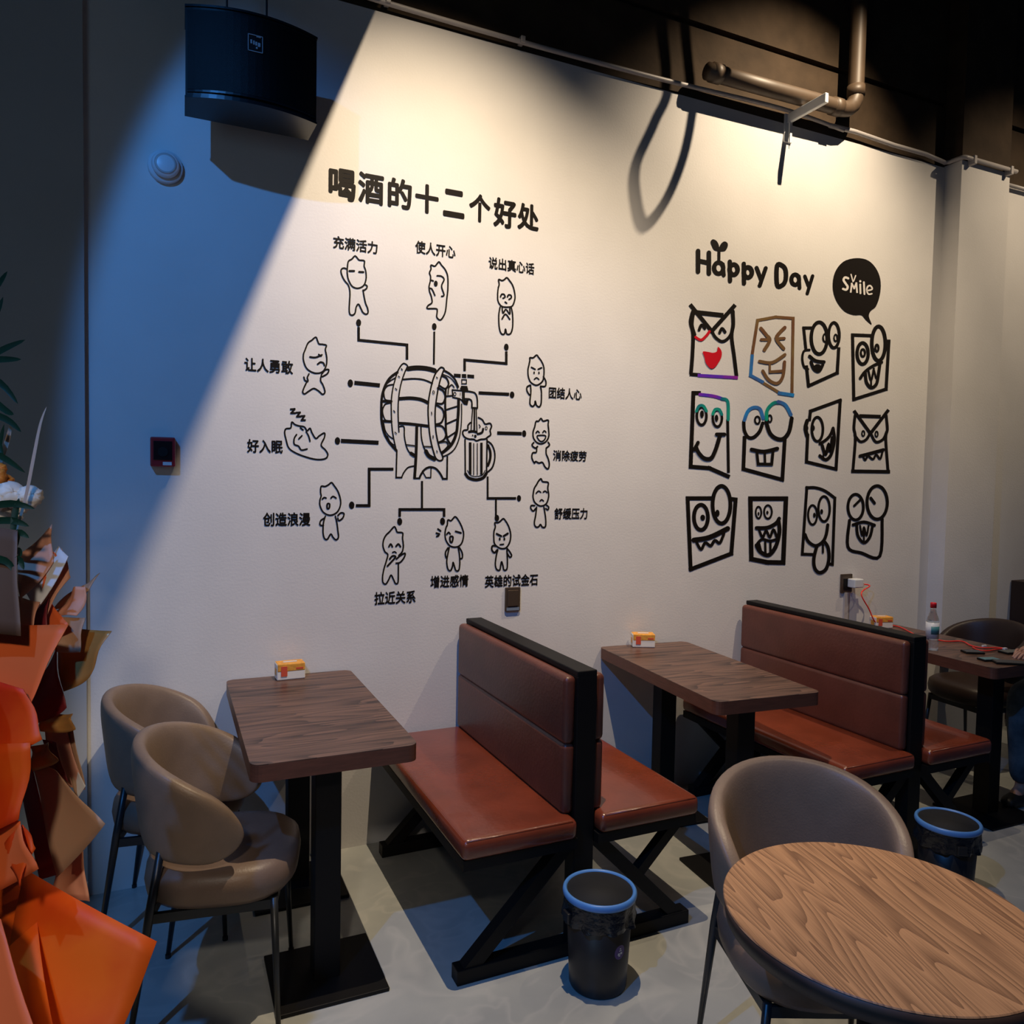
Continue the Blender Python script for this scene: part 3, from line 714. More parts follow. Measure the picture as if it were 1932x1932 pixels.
for c, lab, parts in FACE:
    bms = [(n, m, draw(bmesh.new(), c, sp)) for n, m, sp in parts]
    zz = [v.co for _, _, b in bms for v in b.verts]
    o0 = ((min(v.x for v in zz)+max(v.x for v in zz))/2, -0.002, min(v.z for v in zz))
    t = thing('face_decal', lab, 'decal', o0, 0, 'square cartoon face decals')
    for i, (n, m, b) in enumerate(bms):
        bmesh.ops.translate(b, verts=b.verts, vec=(0, -0.0003*i, 0)); o = link(n, b, m, t, False, o0)
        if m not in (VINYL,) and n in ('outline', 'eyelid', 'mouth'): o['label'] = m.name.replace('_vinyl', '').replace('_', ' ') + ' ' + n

# ------------------------------------------------------------------ wall fittings
p = onwall(312, 317)
t = thing('smoke_detector', 'round white smoke detector on the blue-lit wall below the speaker', 'smoke detector', (p.x, 0, p.z))
def disc(bm, prof, n=32):      # lathe around -y
    lathe(bm, prof, n=n); bmesh.ops.rotate(bm, verts=bm.verts, matrix=Matrix.Rotation(R(90), 3, 'X')); return fixn(bm)
link('base', disc(bmesh.new(), [(0.0, 0), (0.068, 0), (0.068, 0.018), (0.064, 0.026), (0.0, 0.026)]), WHTP, t, True)
link('sensor_head', disc(bmesh.new(), [(0.052, 0.026), (0.054, 0.04), (0.048, 0.052), (0.03, 0.058), (0.0, 0.058)]), WHTP, t, True)
bm = bmesh.new(); disc(bm, [(0.03, 0.056), (0.036, 0.058), (0.042, 0.056), (0.042, 0.053)]); link('vent_ring', bm, COND, t, True)
p = onwall(307, 853)
t = thing('fire_alarm_button', 'small dark red square fire alarm call point on the left of the wall', 'fire alarm', (p.x, 0, p.z))
link('case', bx(-.048, .048, -.05, 0, -.062, .062, bev=.006), REDP, t)
link('frame', bx(-.036, .036, -.054, -.049, -.035, .045, bev=.002), mat('black_alarm_window', (0.012, 0.006, 0.007), 0.2), t)
link('push_disc', disc(bmesh.new(), [(0.0, .054), (0.02, .054), (0.02, .058), (0.0, .058)], 20), BSTEEL, t)
link('label_plate', bx(.0, .034, -.053, -.05, -.056, -.042), WHTP, t)
p = onwall(966, 1130)
t = thing('switch_plate', 'bronze light switch plate under the six-character caption', 'switch', (p.x, 0, p.z))
link('plate', bx(-.043, .043, -.012, 0, -.062, .062, bev=.004), BRNZ, t)
link('rocker', bx(-.03, .03, -.018, -.012, -.036, .048, bev=.003), BRNZ, t)
link('lower_strip', bx(-.036, .036, -.014, -.011, -.058, -.042), mat('grey_blue_strip', (0.16, 0.2, 0.26), 0.4), t)
p = onwall(1595, 1100)
t = thing('wall_socket', 'dark wall socket with a grey cable duct below, right of the face decals', 'socket', (p.x, 0, p.z))
link('plate', bx(-.05, .05, -.012, 0, -.06, .06, bev=.004), BRNZ, t)
link('cable_duct', bx(-.015, .02, -.014, 0, -.32, -.06), COND, t)
link('socket_face', bx(-.03, .03, -.015, -.011, -.04, .03), BSTEEL, t)
q = thing('usb_charger', 'white plug-in charger in the wall socket', 'charger', (p.x+.03, -.015, p.z+.004))
link('body', bx(-.03, .05, -.06, 0, -.028, .028, bev=.006), WHTP, q)
link('plug_end', bx(.05, .075, -.042, -.02, -.022, .006, bev=.003), WHTP, q)

# loudspeaker
def speaker():
    t = thing('wall_speaker', 'large black curved-front loudspeaker hanging at the upper left', 'speaker', (0.345, -0.21, 3.205))
    N = 18; Wd = 0.243; H = 0.325
    def prof(z0, z1, yf, bulge, w, yb=0.0):
        bm = bmesh.new(); F = []
        for z in (z0, z1):
            F.append([bm.verts.new((w*s, yf - bulge*(1-s*s), z)) for s in (2*k/N-1 for k in range(N+1))] + [bm.verts.new((w*.98, yb, z)), bm.verts.new((-w*.98, yb, z))])
        n = len(F[0]); bm.faces.new(F[0][::-1]); bm.faces.new(F[1])
        for k in range(n): bm.faces.new((F[0][k], F[0][(k+1) % n], F[1][(k+1) % n], F[1][k]))
        return fixn(bm)
    link('cabinet', prof(0.0, H, -0.165, 0.06, Wd), SPKG, t)
    link('grille', prof(0.022, H-.012, -0.172, 0.062, Wd*0.975, -.15), SPKB, t)
    link('trim_strip', prof(0.012, 0.020, -0.173, 0.063, Wd*0.975, -.15), SPKG, t)
    link('top_cap', prof(H, H+.008, -0.170, 0.062, Wd*1.01), SPKG, t)
    link('bottom_cap', prof(-.008, 0, -0.168, 0.062, Wd*1.01), SPKG, t)
    yb = -.2375; bm = bmesh.new()
    for a, b in (((-.026, .185), (.026, .185)), ((.026, .185), (.026, .245)), ((.026, .245), (-.026, .245)), ((-.026, .245), (-.026, .185))):
        sqbar(bm, (a[0], yb, a[1]), (b[0], yb, b[1]), .0025, .0025, (0, 1, 0) if a[1] == b[1] else (0, 1, 0))
    for x0, x1, z0, z1 in ((-.018, -.012, .212, .226), (-.008, -.003, .210, .224), (0, .006, .208, .222), (.009, .018, .206, .220), (.002, .008, .196, .203), (.004, .02, .240, .243)):
        box(bm, x0, x1, yb-.001, yb+.004, z0, z1)
    link('badge', bm, CHROME, t)
    for x in (-.09, .06):
        bm = bmesh.new(); tube(bm, [(x, -.08, H), (x, -.08, 5.595-3.205)], .004, 6); link('hanging_wire', bm, BSTEEL, t)
    bm = bmesh.new(); sqbar(bm, (0, 0, .16), (0, .21, .16), .05, .08); link('wall_bracket', bm, BSTEEL, t)
speaker()

# ------------------------------------------------------------------ rectangular tables
def rtop(bm, hx, hy, z0, z1, r, seg=5):
    pts = []
    for cx, cy, a0 in ((hx-r, hy-r, 0), (-hx+r, hy-r, 90), (-hx+r, -hy+r, 180), (hx-r, -hy+r, 270)):
        for k in range(seg+1): a = R(a0+90*k/seg); pts.append((cx+r*cos(a), cy+r*sin(a)))
    lo = [bm.verts.new((x, y, z0)) for x, y in pts]; hi = [bm.verts.new((x, y, z1)) for x, y in pts]; n = len(pts)
    bm.faces.new(lo[::-1]); bm.faces.new(hi)
    for k in range(n): bm.faces.new((lo[k], lo[(k+1) % n], hi[(k+1) % n], hi[k]))
    return bm
TH = 0.868; TT = 0.058
def table(loc, rz, label):
    t = thing('cafe_table', label, 'table', loc, rz, 'walnut tables between the booths')
    o = link('tabletop', rtop(bmesh.new(), .275, .545, TH-.003, TH, .035), WALNUT, t)
    link('edge_band', rtop(bmesh.new(), .275, .545, TH-TT, TH-.003, .035), WALEDGE, t)
    for y in (-.345, .30):
        link('leg', bx(-.045, .045, y-.045, y+.045, .012, TH-TT-.008, bev=.003), BSTEEL, t)
        link('base_plate', bx(-.19, .19, y-.175, y+.175, 0, .014, bev=.003), BSTEEL, t)
        link('mounting_plate', bx(-.11, .11, y-.11, y+.11, TH-TT-.008, TH-TT), BSTEEL, t)
    return t
T1 = table((0.548, -0.558, 0), R(-.6), 'walnut table at the left wall between the two tub chairs and first booth')
T2 = dup(T1, (2.44, -0.56, 0), R(-4.5), 'walnut table between the two leather booths')
T3 = dup(T1, (4.14, -0.585, 0), R(-1), 'walnut table at the right with phones and a red cable on it')

# ------------------------------------------------------------------ booths (double benches)
def cushion(bm, x0, x1, y0, y1, z0, z1, puff=.012, rad=.022):
    box(bm, x0, x1, y0, y1, z0, z1, bev=rad, seg=4); return bm
def booth(loc, rz, label):
    t = thing('booth_bench', label, 'bench', loc, rz, 'double-sided leather booths')
    L = 1.14
    # frame: back core, two posts
    link('back_panel', bx(-.036, .036, -L+.06, -.01, .42, 1.06), BSTEEL, t)
    link('top_rail', bx(-.042, .042, -L, -.005, 1.055, 1.078, bev=.004), BSTEEL, t)
    link('post', bx(-.042, .042, -L, -L+.07, .0, 1.057, bev=.003), BSTEEL, t)
    link('post', bx(-.042, .042, -.08, -.01, .0, 1.057, bev=.003), BSTEEL, t)
    for s in (-1, 1):
        f = lambda a, b: (min(s*a, s*b), max(s*a, s*b))
        link('backrest_cushion', cushion(bmesh.new(), *f(.037, .088), -L+.012, -.012, .80, 1.058), LEATHD, t, True)
        link('backrest_cushion', cushion(bmesh.new(), *f(.037, .088), -L+.012, -.012, .535, .806), LEATHD, t, True)
        sc = link('seat_cushion', cushion(bmesh.new(), *f(.048, .505), -L-.045, -.012, .462, .540, rad=.026), LEATH, t, True)
        bm = bmesh.new(); yy = -L-.035
        tube(bm, [(s*.07, yy, .532), (s*.485, yy, .532), (s*.492, yy+.015, .532), (s*.492, -.03, .532)], .004, 6); link('piping', bm, LEATH, sc, True)
        link('seat_frame', bx(*f(.044, .495), -L-.03, -.02, .425, .463), BSTEEL, t)
        for y in (-L+.03, -.12):
            bm = bmesh.new()
            sqbar(bm, (s*.055, y, .43), (s*.47, y, .022), .05, .05, (0, 1, 0)); link('brace', bm, BSTEEL, t)
            if s == 1 or y > -1:
                bm = bmesh.new(); sqbar(bm, (s*.45, y, .43), (s*.25, y, .235), .04, .04, (0, 1, 0)); link('brace', bm, BSTEEL, t)
    for y in (-L+.03, -.12):
        link('foot_bar', bx(-.50, .50, y-.03, y+.03, 0, .055, bev=.003), BSTEEL, t)
    return t
B1 = booth((1.455, -.012, 0), 0, 'near red-brown leather double booth in the middle of the picture')
B2 = dup(B1, (3.26, -.012, 0), 0, 'far darker leather double booth at the right below the face decals')

# ------------------------------------------------------------------ tub chairs
def tub_chair(loc, rz, label, m1=None, m2=None):
    t = thing('tub_chair', label, 'chair', loc, rz, 'taupe tub chairs with black steel legs')
    # backrest shell wraps round the seat, opening to +x
    def shell(off_in, off_out, grow, PHI=118, N=52, Mv=14):
        bm = bmesh.new(); rings = []
        for i in range(N+1):
            u = sin(pi/2*(2*i/N-1)); u = .5*u+.5*(2*i/N-1) if abs(u) < .0 else u; ph = R(PHI)*u; au = abs(u)
            rx = .205 if cos(ph) > 0 else .235; ry = .238
            c = V((-rx*cos(ph) - .02, ry*sin(ph), 0)); nrm = V((-cos(ph)/rx, sin(ph)/ry, 0)).normalized()
            topz = .925 - .185*(au**2.0); botz = .585 - .005*au
            e = max(0.0, (au-.76)/.24); sh = math.sqrt(max(0.0, 1-e**2.3)); mid = topz*.5+botz*.5
            topz = mid + (topz-mid)*(0.02+.98*sh); botz = mid + (botz-mid)*(0.02+.98*sh)
            th = (off_out-off_in)/2*(.45+.55*sh); mo = (off_out+off_in)/2; hz = (topz-botz)/2; mz = (topz+botz)/2
            ring = []
            for k in range(Mv*2):
                a = 2*pi*k/(Mv*2); ca, sa = cos(a), sin(a)
                zz = math.copysign(abs(sa)**.55, sa)*hz; tt = math.copysign(abs(ca)**.55, ca)*th
                lean = nrm*(.035*(mz+zz-.6)/.33)
                ring.append(bm.verts.new(c + nrm*(mo+tt) + lean + V((0, 0, mz+zz))))
            rings.append(ring)
        n = len(rings[0])
        for a, b in zip(rings, rings[1:]):
            for k in range(n): bm.faces.new((a[k], a[(k+1) % n], b[(k+1) % n], b[k]))
        bm.faces.new(rings[0][::-1]); bm.faces.new(rings[-1]); return fixn(bm)
    link('backrest', shell(-.03, .028, 0), m1 or TAUPE, t, True)
    # seat: puffy rounded cushion
    bm = bmesh.new(); n = 40; prof = [(.0, .425), (.17, .425), (.218, .432), (.236, .455), (.241, .49), (.236, .525), (.214, .545), (.17, .555), (.0, .56)]
    rings = []
    for r, z in prof:
        if r == 0: rings.append([bm.verts.new((0.01, 0, z))]); continue
        ring = []
        for k in range(n):
            a = 2*pi*k/n; q = (abs(cos(a))**2.9 + abs(sin(a))**2.9)**(-1/2.9)
            ring.append(bm.verts.new((.01 + r*q*cos(a), r*q*sin(a)*1.02, z)))
        rings.append(ring)
    for a, b in zip(rings, rings[1:]):
        for k in range(n):
            if len(a) == 1: bm.faces.new((a[0], b[(k+1) % n], b[k]))
            elif len(b) == 1: bm.faces.new((a[k], a[(k+1) % n], b[0]))
            else: bm.faces.new((a[k], a[(k+1) % n], b[(k+1) % n], b[k]))
    link('seat', fixn(bm), m2 or TAUPEIN, t, True)
    for sx, sy in ((1, 1), (1, -1), (-1, 1), (-1, -1)):
        bm = bmesh.new()
        if sx > 0: tube(bm, [(.185, sy*.18, .43), (.205, sy*.215, .012)], [.013, .008], 10)
        else: tube(bm, [(-.15, sy*.205, .615), (-.178, sy*.218, .43), (-.235, sy*.245, .012)], [.012, .014, .008], 10)
        lg = link('leg', fixn(bm), BLEG, t, True)
        bm = bmesh.new(); x, y = ((.205, sy*.215) if sx > 0 else (-.235, sy*.245)); lathe(bm, [(.010, 0), (.010, .014), (.0, .014)], (x, y, 0), 10)
        link('foot_cap', fixn(bm), RUBBER, lg)
    bm = bmesh.new()
    for sy in (1, -1): sqbar(bm, (-.18, sy*.215, .41), (.187, sy*.18, .41), .016, .03)
    for x, yy in ((-.18, .215), (.187, .18)): sqbar(bm, (x, -yy, .41), (x, yy, .41), .016, .03)
    link('seat_frame', bm, BLEG, t)
    return t
C0 = tub_chair((0.205, -0.875, 0), R(-14), 'taupe tub chair nearest the camera at the left table')
dup(C0, (0.085, -0.29, 0), R(-13), 'taupe tub chair against the wall at the left table')
dup(C0, (1.69, -2.02, 0), R(-114), 'taupe tub chair pushed up to the round oak table')
dup(C0, (2.06, -2.78, 0), R(165), 'tub chair at the bottom right corner, only its back edge in view')
C5 = tub_chair((4.78, -0.42, 0), R(176), 'dark tub chair behind the right-hand walnut table', DARKTUB, DARKTUB)
dup(C5, (4.84, -1.10, 0), R(180), 'dark tub chair under the seated person at the right edge')

# ------------------------------------------------------------------ round table
RC = V((1.452, -2.435, 0)); RZ = 0.842; RR = 0.332
t = thing('round_table', 'round table with an oak veneer top in the right foreground', 'table', RC, R(-104))
bm = bmesh.new(); lathe(bm, [(RR-.004, RZ-.004), (RR, RZ-.0025), (RR-.002, RZ), (0.0, RZ)], n=96); link('tabletop', fixn(bm), OAK, t)
bm = bmesh.new(); lathe(bm, [(0.0, RZ-.058), (RR-.03, RZ-.058), (RR-.006, RZ-.045), (RR, RZ-.004), (RR-.004, RZ-.004)], n=96); link('edge_band', fixn(bm), OAKEDGE, t, True)
bm = bmesh.new(); lathe(bm, [(.035, .02), (.035, RZ-.06)], n=24); link('pedestal', fixn(bm), BSTEEL, t, True)
bm = bmesh.new(); lathe(bm, [(.22, 0), (.22, .012), (.05, .03), (0, .03)], n=48); link('base_plate', fixn(bm), BSTEEL, t, True)
link('mounting_plate', bx(-.12, .12, -.12, .12, RZ-.067, RZ-.058), BSTEEL, t)

# ------------------------------------------------------------------ bins
def bin_(loc, label, rz=0, sticker=True):
    t = thing('waste_bin', label, 'bin', loc, rz, 'black bins with blue rings')
    rt = random.Random(3)
    bm = bmesh.new(); lathe(bm, [(0, .0), (.098, .0), (.102, .01), (.118, .395), (.114, .395), (.099, .02), (0, .02)], n=40); link('bucket', fixn(bm), BINB, t, True)
    bm = bmesh.new(); jit = lambda a, j: .035*sin(7*a+j*1.3)*(.4 if j in (0, 1) else 1) + .02*sin(13*a+j)
    lathe(bm, [(.121, .41), (.124, .39), (.124, .35), (.1265, .315), (.128, .292)], n=72, jitter=lambda a, j: [0, .01, .025, .04, .06][j]*(sin(9*a+j)+.6*sin(17*a)))
    bmesh.ops.delete(bm, geom=[f for f in bm.faces if len(f.verts) > 4], context='FACES_ONLY')
    link('bag_skirt', bm, BAG, t, True)
    bm = bmesh.new(); lathe(bm, [(.117, .41), (.108, .36), (.095, .2), (.06, .10), (0.0, .08)], n=60, jitter=lambda a, j: [0, .02, .05, .12, .1][j]*(sin(7*a+j)+.5*sin(15*a)))
    link('bag_lining', bm, RUBBER, t, True)
    bm = bmesh.new(); tor = [((.123+.0085*cos(a)), .402+.016*sin(a)) for a in (2*pi*k/12 for k in range(12))]
    lathe(bm, tor+[tor[0]], n=60); bmesh.ops.delete(bm, geom=[f for f in bm.faces if len(f.verts) > 4], context='FACES_ONLY')
    link('ring', fixn(bm), BLUER, t, True)
    # handle tab
    bm = bmesh.new(); box(bm, -.138, -.122, -.02, .02, .30, .345, bev=.004); link('handle_tab', bm, BINB, t)
    if sticker:
        bm = bmesh.new(); A = -80; N = 10
        def sp(u, v): a = R(A)+u/.109; r = .1005+.0165*v/.395+.0018; return V((r*cos(a), r*sin(a), v))
        c = bm.verts.new(sp(0, .2)); ring = [bm.verts.new(sp(.022*cos(k*2*pi/20), .2+.031*sin(k*2*pi/20))) for k in range(20)]
        for k in range(20): bm.faces.new((c, ring[k], ring[(k+1) % 20]))
        st = link('sticker', bm, PURPL, t)
        bm = bmesh.new()
        def sp2(u, v): a = R(A)+u/.109; r = .1005+.0165*v/.395+.0026; return V((r*cos(a), r*sin(a), v))
        for u0, u1, v0, v1 in ((-.002, .004, .213, .218), (-.004, .007, .205, .209), (-.009, -.001, .188, .198), (.001, .010, .190, .200), (-.006, .002, .183, .187)):
            bm.faces.new([bm.verts.new(sp2(*q)) for q in ((u0, v0), (u1, v0), (u1, v1), (u0, v1))])
        link('sticker_print', bm, VWHT, st)
    for ch in t.children: ch.scale = (1, 1, .83)
    return t
bin_((1.425, -1.32, 0), 'black waste bin with blue ring and purple sticker beside the near booth')
bin_((3.115, -1.43, 0), 'black waste bin with blue ring beside the far booth, behind the round table', rz=R(60), sticker=False)

# ------------------------------------------------------------------ tissue boxes
def tissue(px, py, rz, label, z=TH):
    p = onz(px, py, z); t = thing('tissue_box', label, 'tissue box', (p.x, min(p.y, -.07), z+.0005), rz, 'tissue packs at the wall end of the tables')
    link('carton', bx(-.062, .062, -.035, .035, 0, .072, bev=.005), TISW, t)
    link('orange_band', bx(-.060, .0605, -.0365, .0365, .038, .0735, bev=.004), TISO, t)
    link('red_seal', bx(-.045, -.018, -.038, -.036, .018, .062), TISR, t)
    link('red_print', bx(.02, .052, -.0375, -.036, .046, .054), TISR, t)
    link('end_print', bx(-.063, -.0615, -.018, .016, .02, .05), TISO, t)
    bm = bmesh.new(); box(bm, -.03, .03, -.006, .006, .0735, .076); link('tissue_slot', bm, WHTP, t)
tissue(541, 1270, R(2), 'orange and white tissue pack on the left walnut table')
tissue(1203, 1216, R(-24), 'orange and white tissue pack on the middle walnut table')
tissue(1662, 1184, R(-14), 'orange and white tissue pack on the right walnut table by the red cable')

# ------------------------------------------------------------------ things on the right table
p = V((3.955, -.70, TH+.0005))
t = thing('water_bottle', 'small clear water bottle with a red cap on the right walnut table', 'bottle', p)
bm = bmesh.new(); lathe(bm, [(0, 0), (.030, .0), (.033, .01), (.033, .05), (.030, .055), (.033, .06), (.033, .15), (.030, .175), (.016, .215), (.0135, .24), (0, .24)], n=28); link('bottle_body', fixn(bm), GLASS, t, True)
bm = bmesh.new(); lathe(bm, [(.0, .236), (.016, .236), (.016, .262), (.0145, .265), (0, .265)], n=20); link('cap', fixn(bm), REDC, t, True)
bm = bmesh.new(); lathe(bm, [(.0335, .065), (.034, .065), (.034, .155), (.0335, .155)], n=28); link('label_band', fixn(bm), WHTP, t, True)
bm = bmesh.new(); lathe(bm, [(.0343, .09), (.0345, .09), (.0345, .135), (.0343, .135)], n=28); bmesh.ops.delete(bm, geom=[v for v in bm.verts if v.co.y > -.012 or abs(v.co.x+.008) > .024], context='VERTS'); link('label_picture', bm, TEALL, t, True)
bm = bmesh.new(); so = onwall(1595, 1100); s0 = V((so.x+.105, -.046, so.z-.006))
pts = [s0, s0+V((.04, -.02, -.01)), onwall(1625, 1120, -.12), onwall(1640, 1150, -.14), onwall(1650, 1172, -.15)]
pts += [onz(px, py, TH+.012) for px, py in ((1662, 1177),)] + [onz(px, py, TH+.006) for px, py in ((1683, 1180), (1700, 1184), (1725, 1197), (1743, 1206), (1762, 1206), (1785, 1210), (1815, 1210), (1832, 1218), (1852, 1222), (1880, 1222), (1893, 1223))]
pts[3] = V((pts[3].x, pts[3].y, pts[3].z)); pts[5] = V((pts[5].x, pts[5].y-.0, TH+.085)) if False else pts[5]
tube(bm, catmull(pts, n=6), .0042, 8)
cb = top('charging_cable', fixn(bm), CABR, 'red charging cable running from the charger across the right table', 'cable', smooth=True)
bm = bmesh.new(); tube(bm, catmull([onz(px, py, TH+.006) for px, py in ((1835, 1221), (1845, 1226), (1862, 1228), (1880, 1225), (1893, 1224))], n=5), .0038, 8)
link('loose_loop', bm, CABR, cb, True, cb.location)
e = onz(1896, 1224, TH+.008); link('plug', bx(e.x-.012, e.x+.012, e.y-.008, e.y+.008, e.z-.006, e.z+.006, bev=.002), WHTP, cb, False, cb.location)
e = onz(1857, 1219, TH+.008); link('cable_joint', bx(e.x-.016, e.x+.016, e.y-.006, e.y+.006, e.z-.006, e.z+.006, bev=.002), WHTP, cb, False, cb.location)
def phone(px, py, rz, label, scr, wd=.038, ln=.078):
    p = onz(px, py, TH); t = thing('phone', label, 'phone', (p.x, p.y, TH+.0005), rz, 'phones on the right table')
    link('case', bx(-wd, wd, -ln, ln, 0, .010, bev=.003), BSTEEL, t); link('screen', bx(-wd+.004, wd-.004, -ln+.004, ln-.004, .010, .0112), scr, t)
    bm = bmesh.new(); box(bm, wd-.001, wd+.0015, -.02, .01, .003, .007); link('side_button', bm, BSTEEL, t)
phone(1835, 1232, R(62), 'dark phone nearest the red cable on the right table', PHN, .034, .05)
phone(1866, 1246, R(75), 'small phone with a pale screen in the middle of the right table', PHT, .03, .05)
phone(1905, 1252, R(55), 'large black phone at the front edge of the right table', PHN)
phone(1908, 1232, R(80), 'greyish phone under the seated person\'s fingers', mat('grey_case', (.10, .11, .10), .4), .034, .06)

# ------------------------------------------------------------------ dark furniture beyond the pillar
t = thing('sideboard', 'dark brown sideboard standing beyond the white pillar at the right edge', 'cabinet', (6.19, -.265, 0))
link('body', bx(-.45, .45, -.26, .26, .06, 1.10, bev=.004), DARKW, t)
link('plinth', bx(-.43, .43, -.24, .24, 0, .06), BSTEEL, t)
for x in (-.225, .225):
    d = link('door', bx(x-.215, x+.215, -.275, -.26, .1, 1.06, bev=.004), DARKW, t)
    link('handle', bx(x-.17*(1 if x > 0 else -1)-.008, x-.17*(1 if x > 0 else -1)+.008, -.29, -.275, .6, .72), BSTEEL, d)
t = thing('monitor', 'small dark box-shaped display on top of the sideboard', 'monitor', (6.02, -.26, 1.1005))
link('stand', bx(-.08, .08, -.06, .06, 0, .02), BSTEEL, t); link('screen', bx(-.36, .36, -.05, .06, .02, .17, bev=.008), SPKG, t)

# ------------------------------------------------------------------ seated person (mostly outside the right edge)
def skin(name, nodes, edges, m, parent, root=0, sub=2):
    me = bpy.data.meshes.new(name); me.from_pydata([n[0] for n in nodes], edges, []); me.materials.append(m)
    o = bpy.data.objects.new(name, me); COL.objects.link(o)
    md = o.modifiers.new('skin', 'SKIN'); md.use_smooth_shade = True
    for i, n in enumerate(nodes):
        r = n[1]; r = (r, r) if not isinstance(r, tuple) else r
        me.skin_vertices[0].data[i].radius = r; me.skin_vertices[0].data[i].use_root = (i == root)
    o.modifiers.new('sub', 'SUBSURF').levels = sub; o.modifiers['sub'].render_levels = sub
    o.parent = parent; return o
PX, PY = 4.80, -1.06
t = thing('person', 'person in jeans seated at the right edge, one hand on the phones', 'person', (PX, PY, 0))
# local coords, facing -x
body = [((0, 0, .68), .12), ((.01, 0, .88), .115), ((.0, 0, 1.08), .125), ((-.02, 0, 1.22), .075), ((-.04, 0, 1.31), .05), ((-.06, 0, 1.42), (.085, .09)), ((-.05, 0, 1.52), (.08, .09)),
        ((-.02, .17, 1.17), .055), ((-.10, .23, .98), .042), ((-.28, .16, .915), .032), ((-.40, .10, .90), .024),
        ((-.02, -.17, 1.17), .055), ((-.14, -.22, .99), .042), ((-.33, -.10, .925), .031), ((-.47, .02, .905), .022),
        ((-.06, .10, .66), .095), ((-.42, .11, .63), .066), ((-.40, .11, .36), .05), ((-.38, .11, .10), .036), ((-.46, .11, .055), .032),
        ((-.06, -.10, .66), .095), ((-.42, -.09, .63), .066), ((-.42, -.09, .36), .05), ((-.40, -.09, .10), .036), ((-.48, -.09, .055), .032)]
ed = [(0, 1), (1, 2), (2, 3), (3, 4), (4, 5), (5, 6), (2, 7), (7, 8), (8, 9), (9, 10), (2, 11), (11, 12), (12, 13), (13, 14), (0, 15), (15, 16), (16, 17), (17, 18), (18, 19), (0, 20), (20, 21), (21, 22), (22, 23), (23, 24)]
skin('body', body, ed, SKIN, t)
for wv, dx in (((-.40, .10, .90), V((-1, -.25, -.12))), ((-.47, .02, .905), V((-1, .12, -.15)))):
    wv = V(wv); dx.normalize(); sd = V((-dx.y, dx.x, 0)).normalized()
    nodes = [(tuple(wv), .022), (tuple(wv+dx*.045), (.030, .016)), (tuple(wv+dx*.075), (.034, .014))]; ee = [(0, 1), (1, 2)]
    skin('hand', nodes, ee, SKIN, t)
    for k, (o_, ln) in enumerate(((-.027, .062), (-.009, .075), (.009, .07), (.026, .055))):
        b0 = wv + dx*.072 + sd*o_; nodes = [(tuple(b0), .0092), (tuple(b0+dx*ln*.45+V((0, 0, .006))), .0088), (tuple(b0+dx*ln*.8+V((0, 0, -.008))), .008), (tuple(b0+dx*ln+V((0, 0, -.02))), .0072)]
        skin('finger', nodes, [(0, 1), (1, 2), (2, 3)], SKIN, t, sub=1)
    b0 = wv + dx*.02 + sd*.024; nodes = [(tuple(b0), .011), (tuple(b0+dx*.03+sd*.018), .010), (tuple(b0+dx*.058+sd*.022+V((0, 0, -.01))), .008)]
    skin('thumb', nodes, [(0, 1), (1, 2)], SKIN, t, sub=1)
skin('t_shirt', [((0, 0, .66), .135), ((.01, 0, .88), .13), ((.0, 0, 1.08), .14), ((-.015, 0, 1.20), .09), ((-.02, .18, 1.17), .068), ((-.07, .215, 1.05), .06), ((-.02, -.18, 1.17), .068), ((-.09, -.21, 1.06), .06)], [(0, 1), (1, 2), (2, 3), (2, 4), (4, 5), (2, 6), (6, 7)], TEE, t)
skin('jeans', [((0, 0, .68), .135), ((-.06, .10, .665), .11), ((-.44, .11, .635), .08), ((-.41, .11, .36), .068), ((-.39, .11, .12), .06), ((-.06, -.10, .665), .11), ((-.44, -.09, .635), .08), ((-.43, -.09, .36), .068), ((-.41, -.09, .12), .06)],
     [(0, 1), (1, 2), (2, 3), (3, 4), (0, 5), (5, 6), (6, 7), (7, 8)], JEAN, t)
for y, x in ((.11, -.38), (-.09, -.40)):
    skin('shoe', [((x+.03, y, .055), (.042, .05)), ((x-.06, y, .048), (.044, .042)), ((x-.15, y, .035), (.04, .03))], [(0, 1), (1, 2)], SHOE, t)
skin('hair', [((-.03, 0, 1.50), (.085, .10)), ((-.035, 0, 1.56), (.075, .085)), ((.0, 0, 1.44), (.07, .08))], [(0, 1), (0, 2)], HAIR, t)
for y in (-.032, .032):
    bm = bmesh.new(); bmesh.ops.create_uvsphere(bm, u_segments=12, v_segments=8, radius=.012); bmesh.ops.translate(bm, verts=bm.verts, vec=(-.142, y, 1.44)); link('eye', bm, EYEW, t, True)
bm = bmesh.new(); tube(bm, [(-.14, 0, 1.445), (-.165, 0, 1.41), (-.145, 0, 1.40)], [.006, .013, .008], 8); link('nose', bm, SKIN, t, True)
bm = bmesh.new(); tube(bm, [(-.142, -.025, 1.365), (-.150, 0, 1.362), (-.142, .025, 1.365)], .006, 8); link('mouth', bm, mat('lips', (.3, .08, .06), .5), t, True)

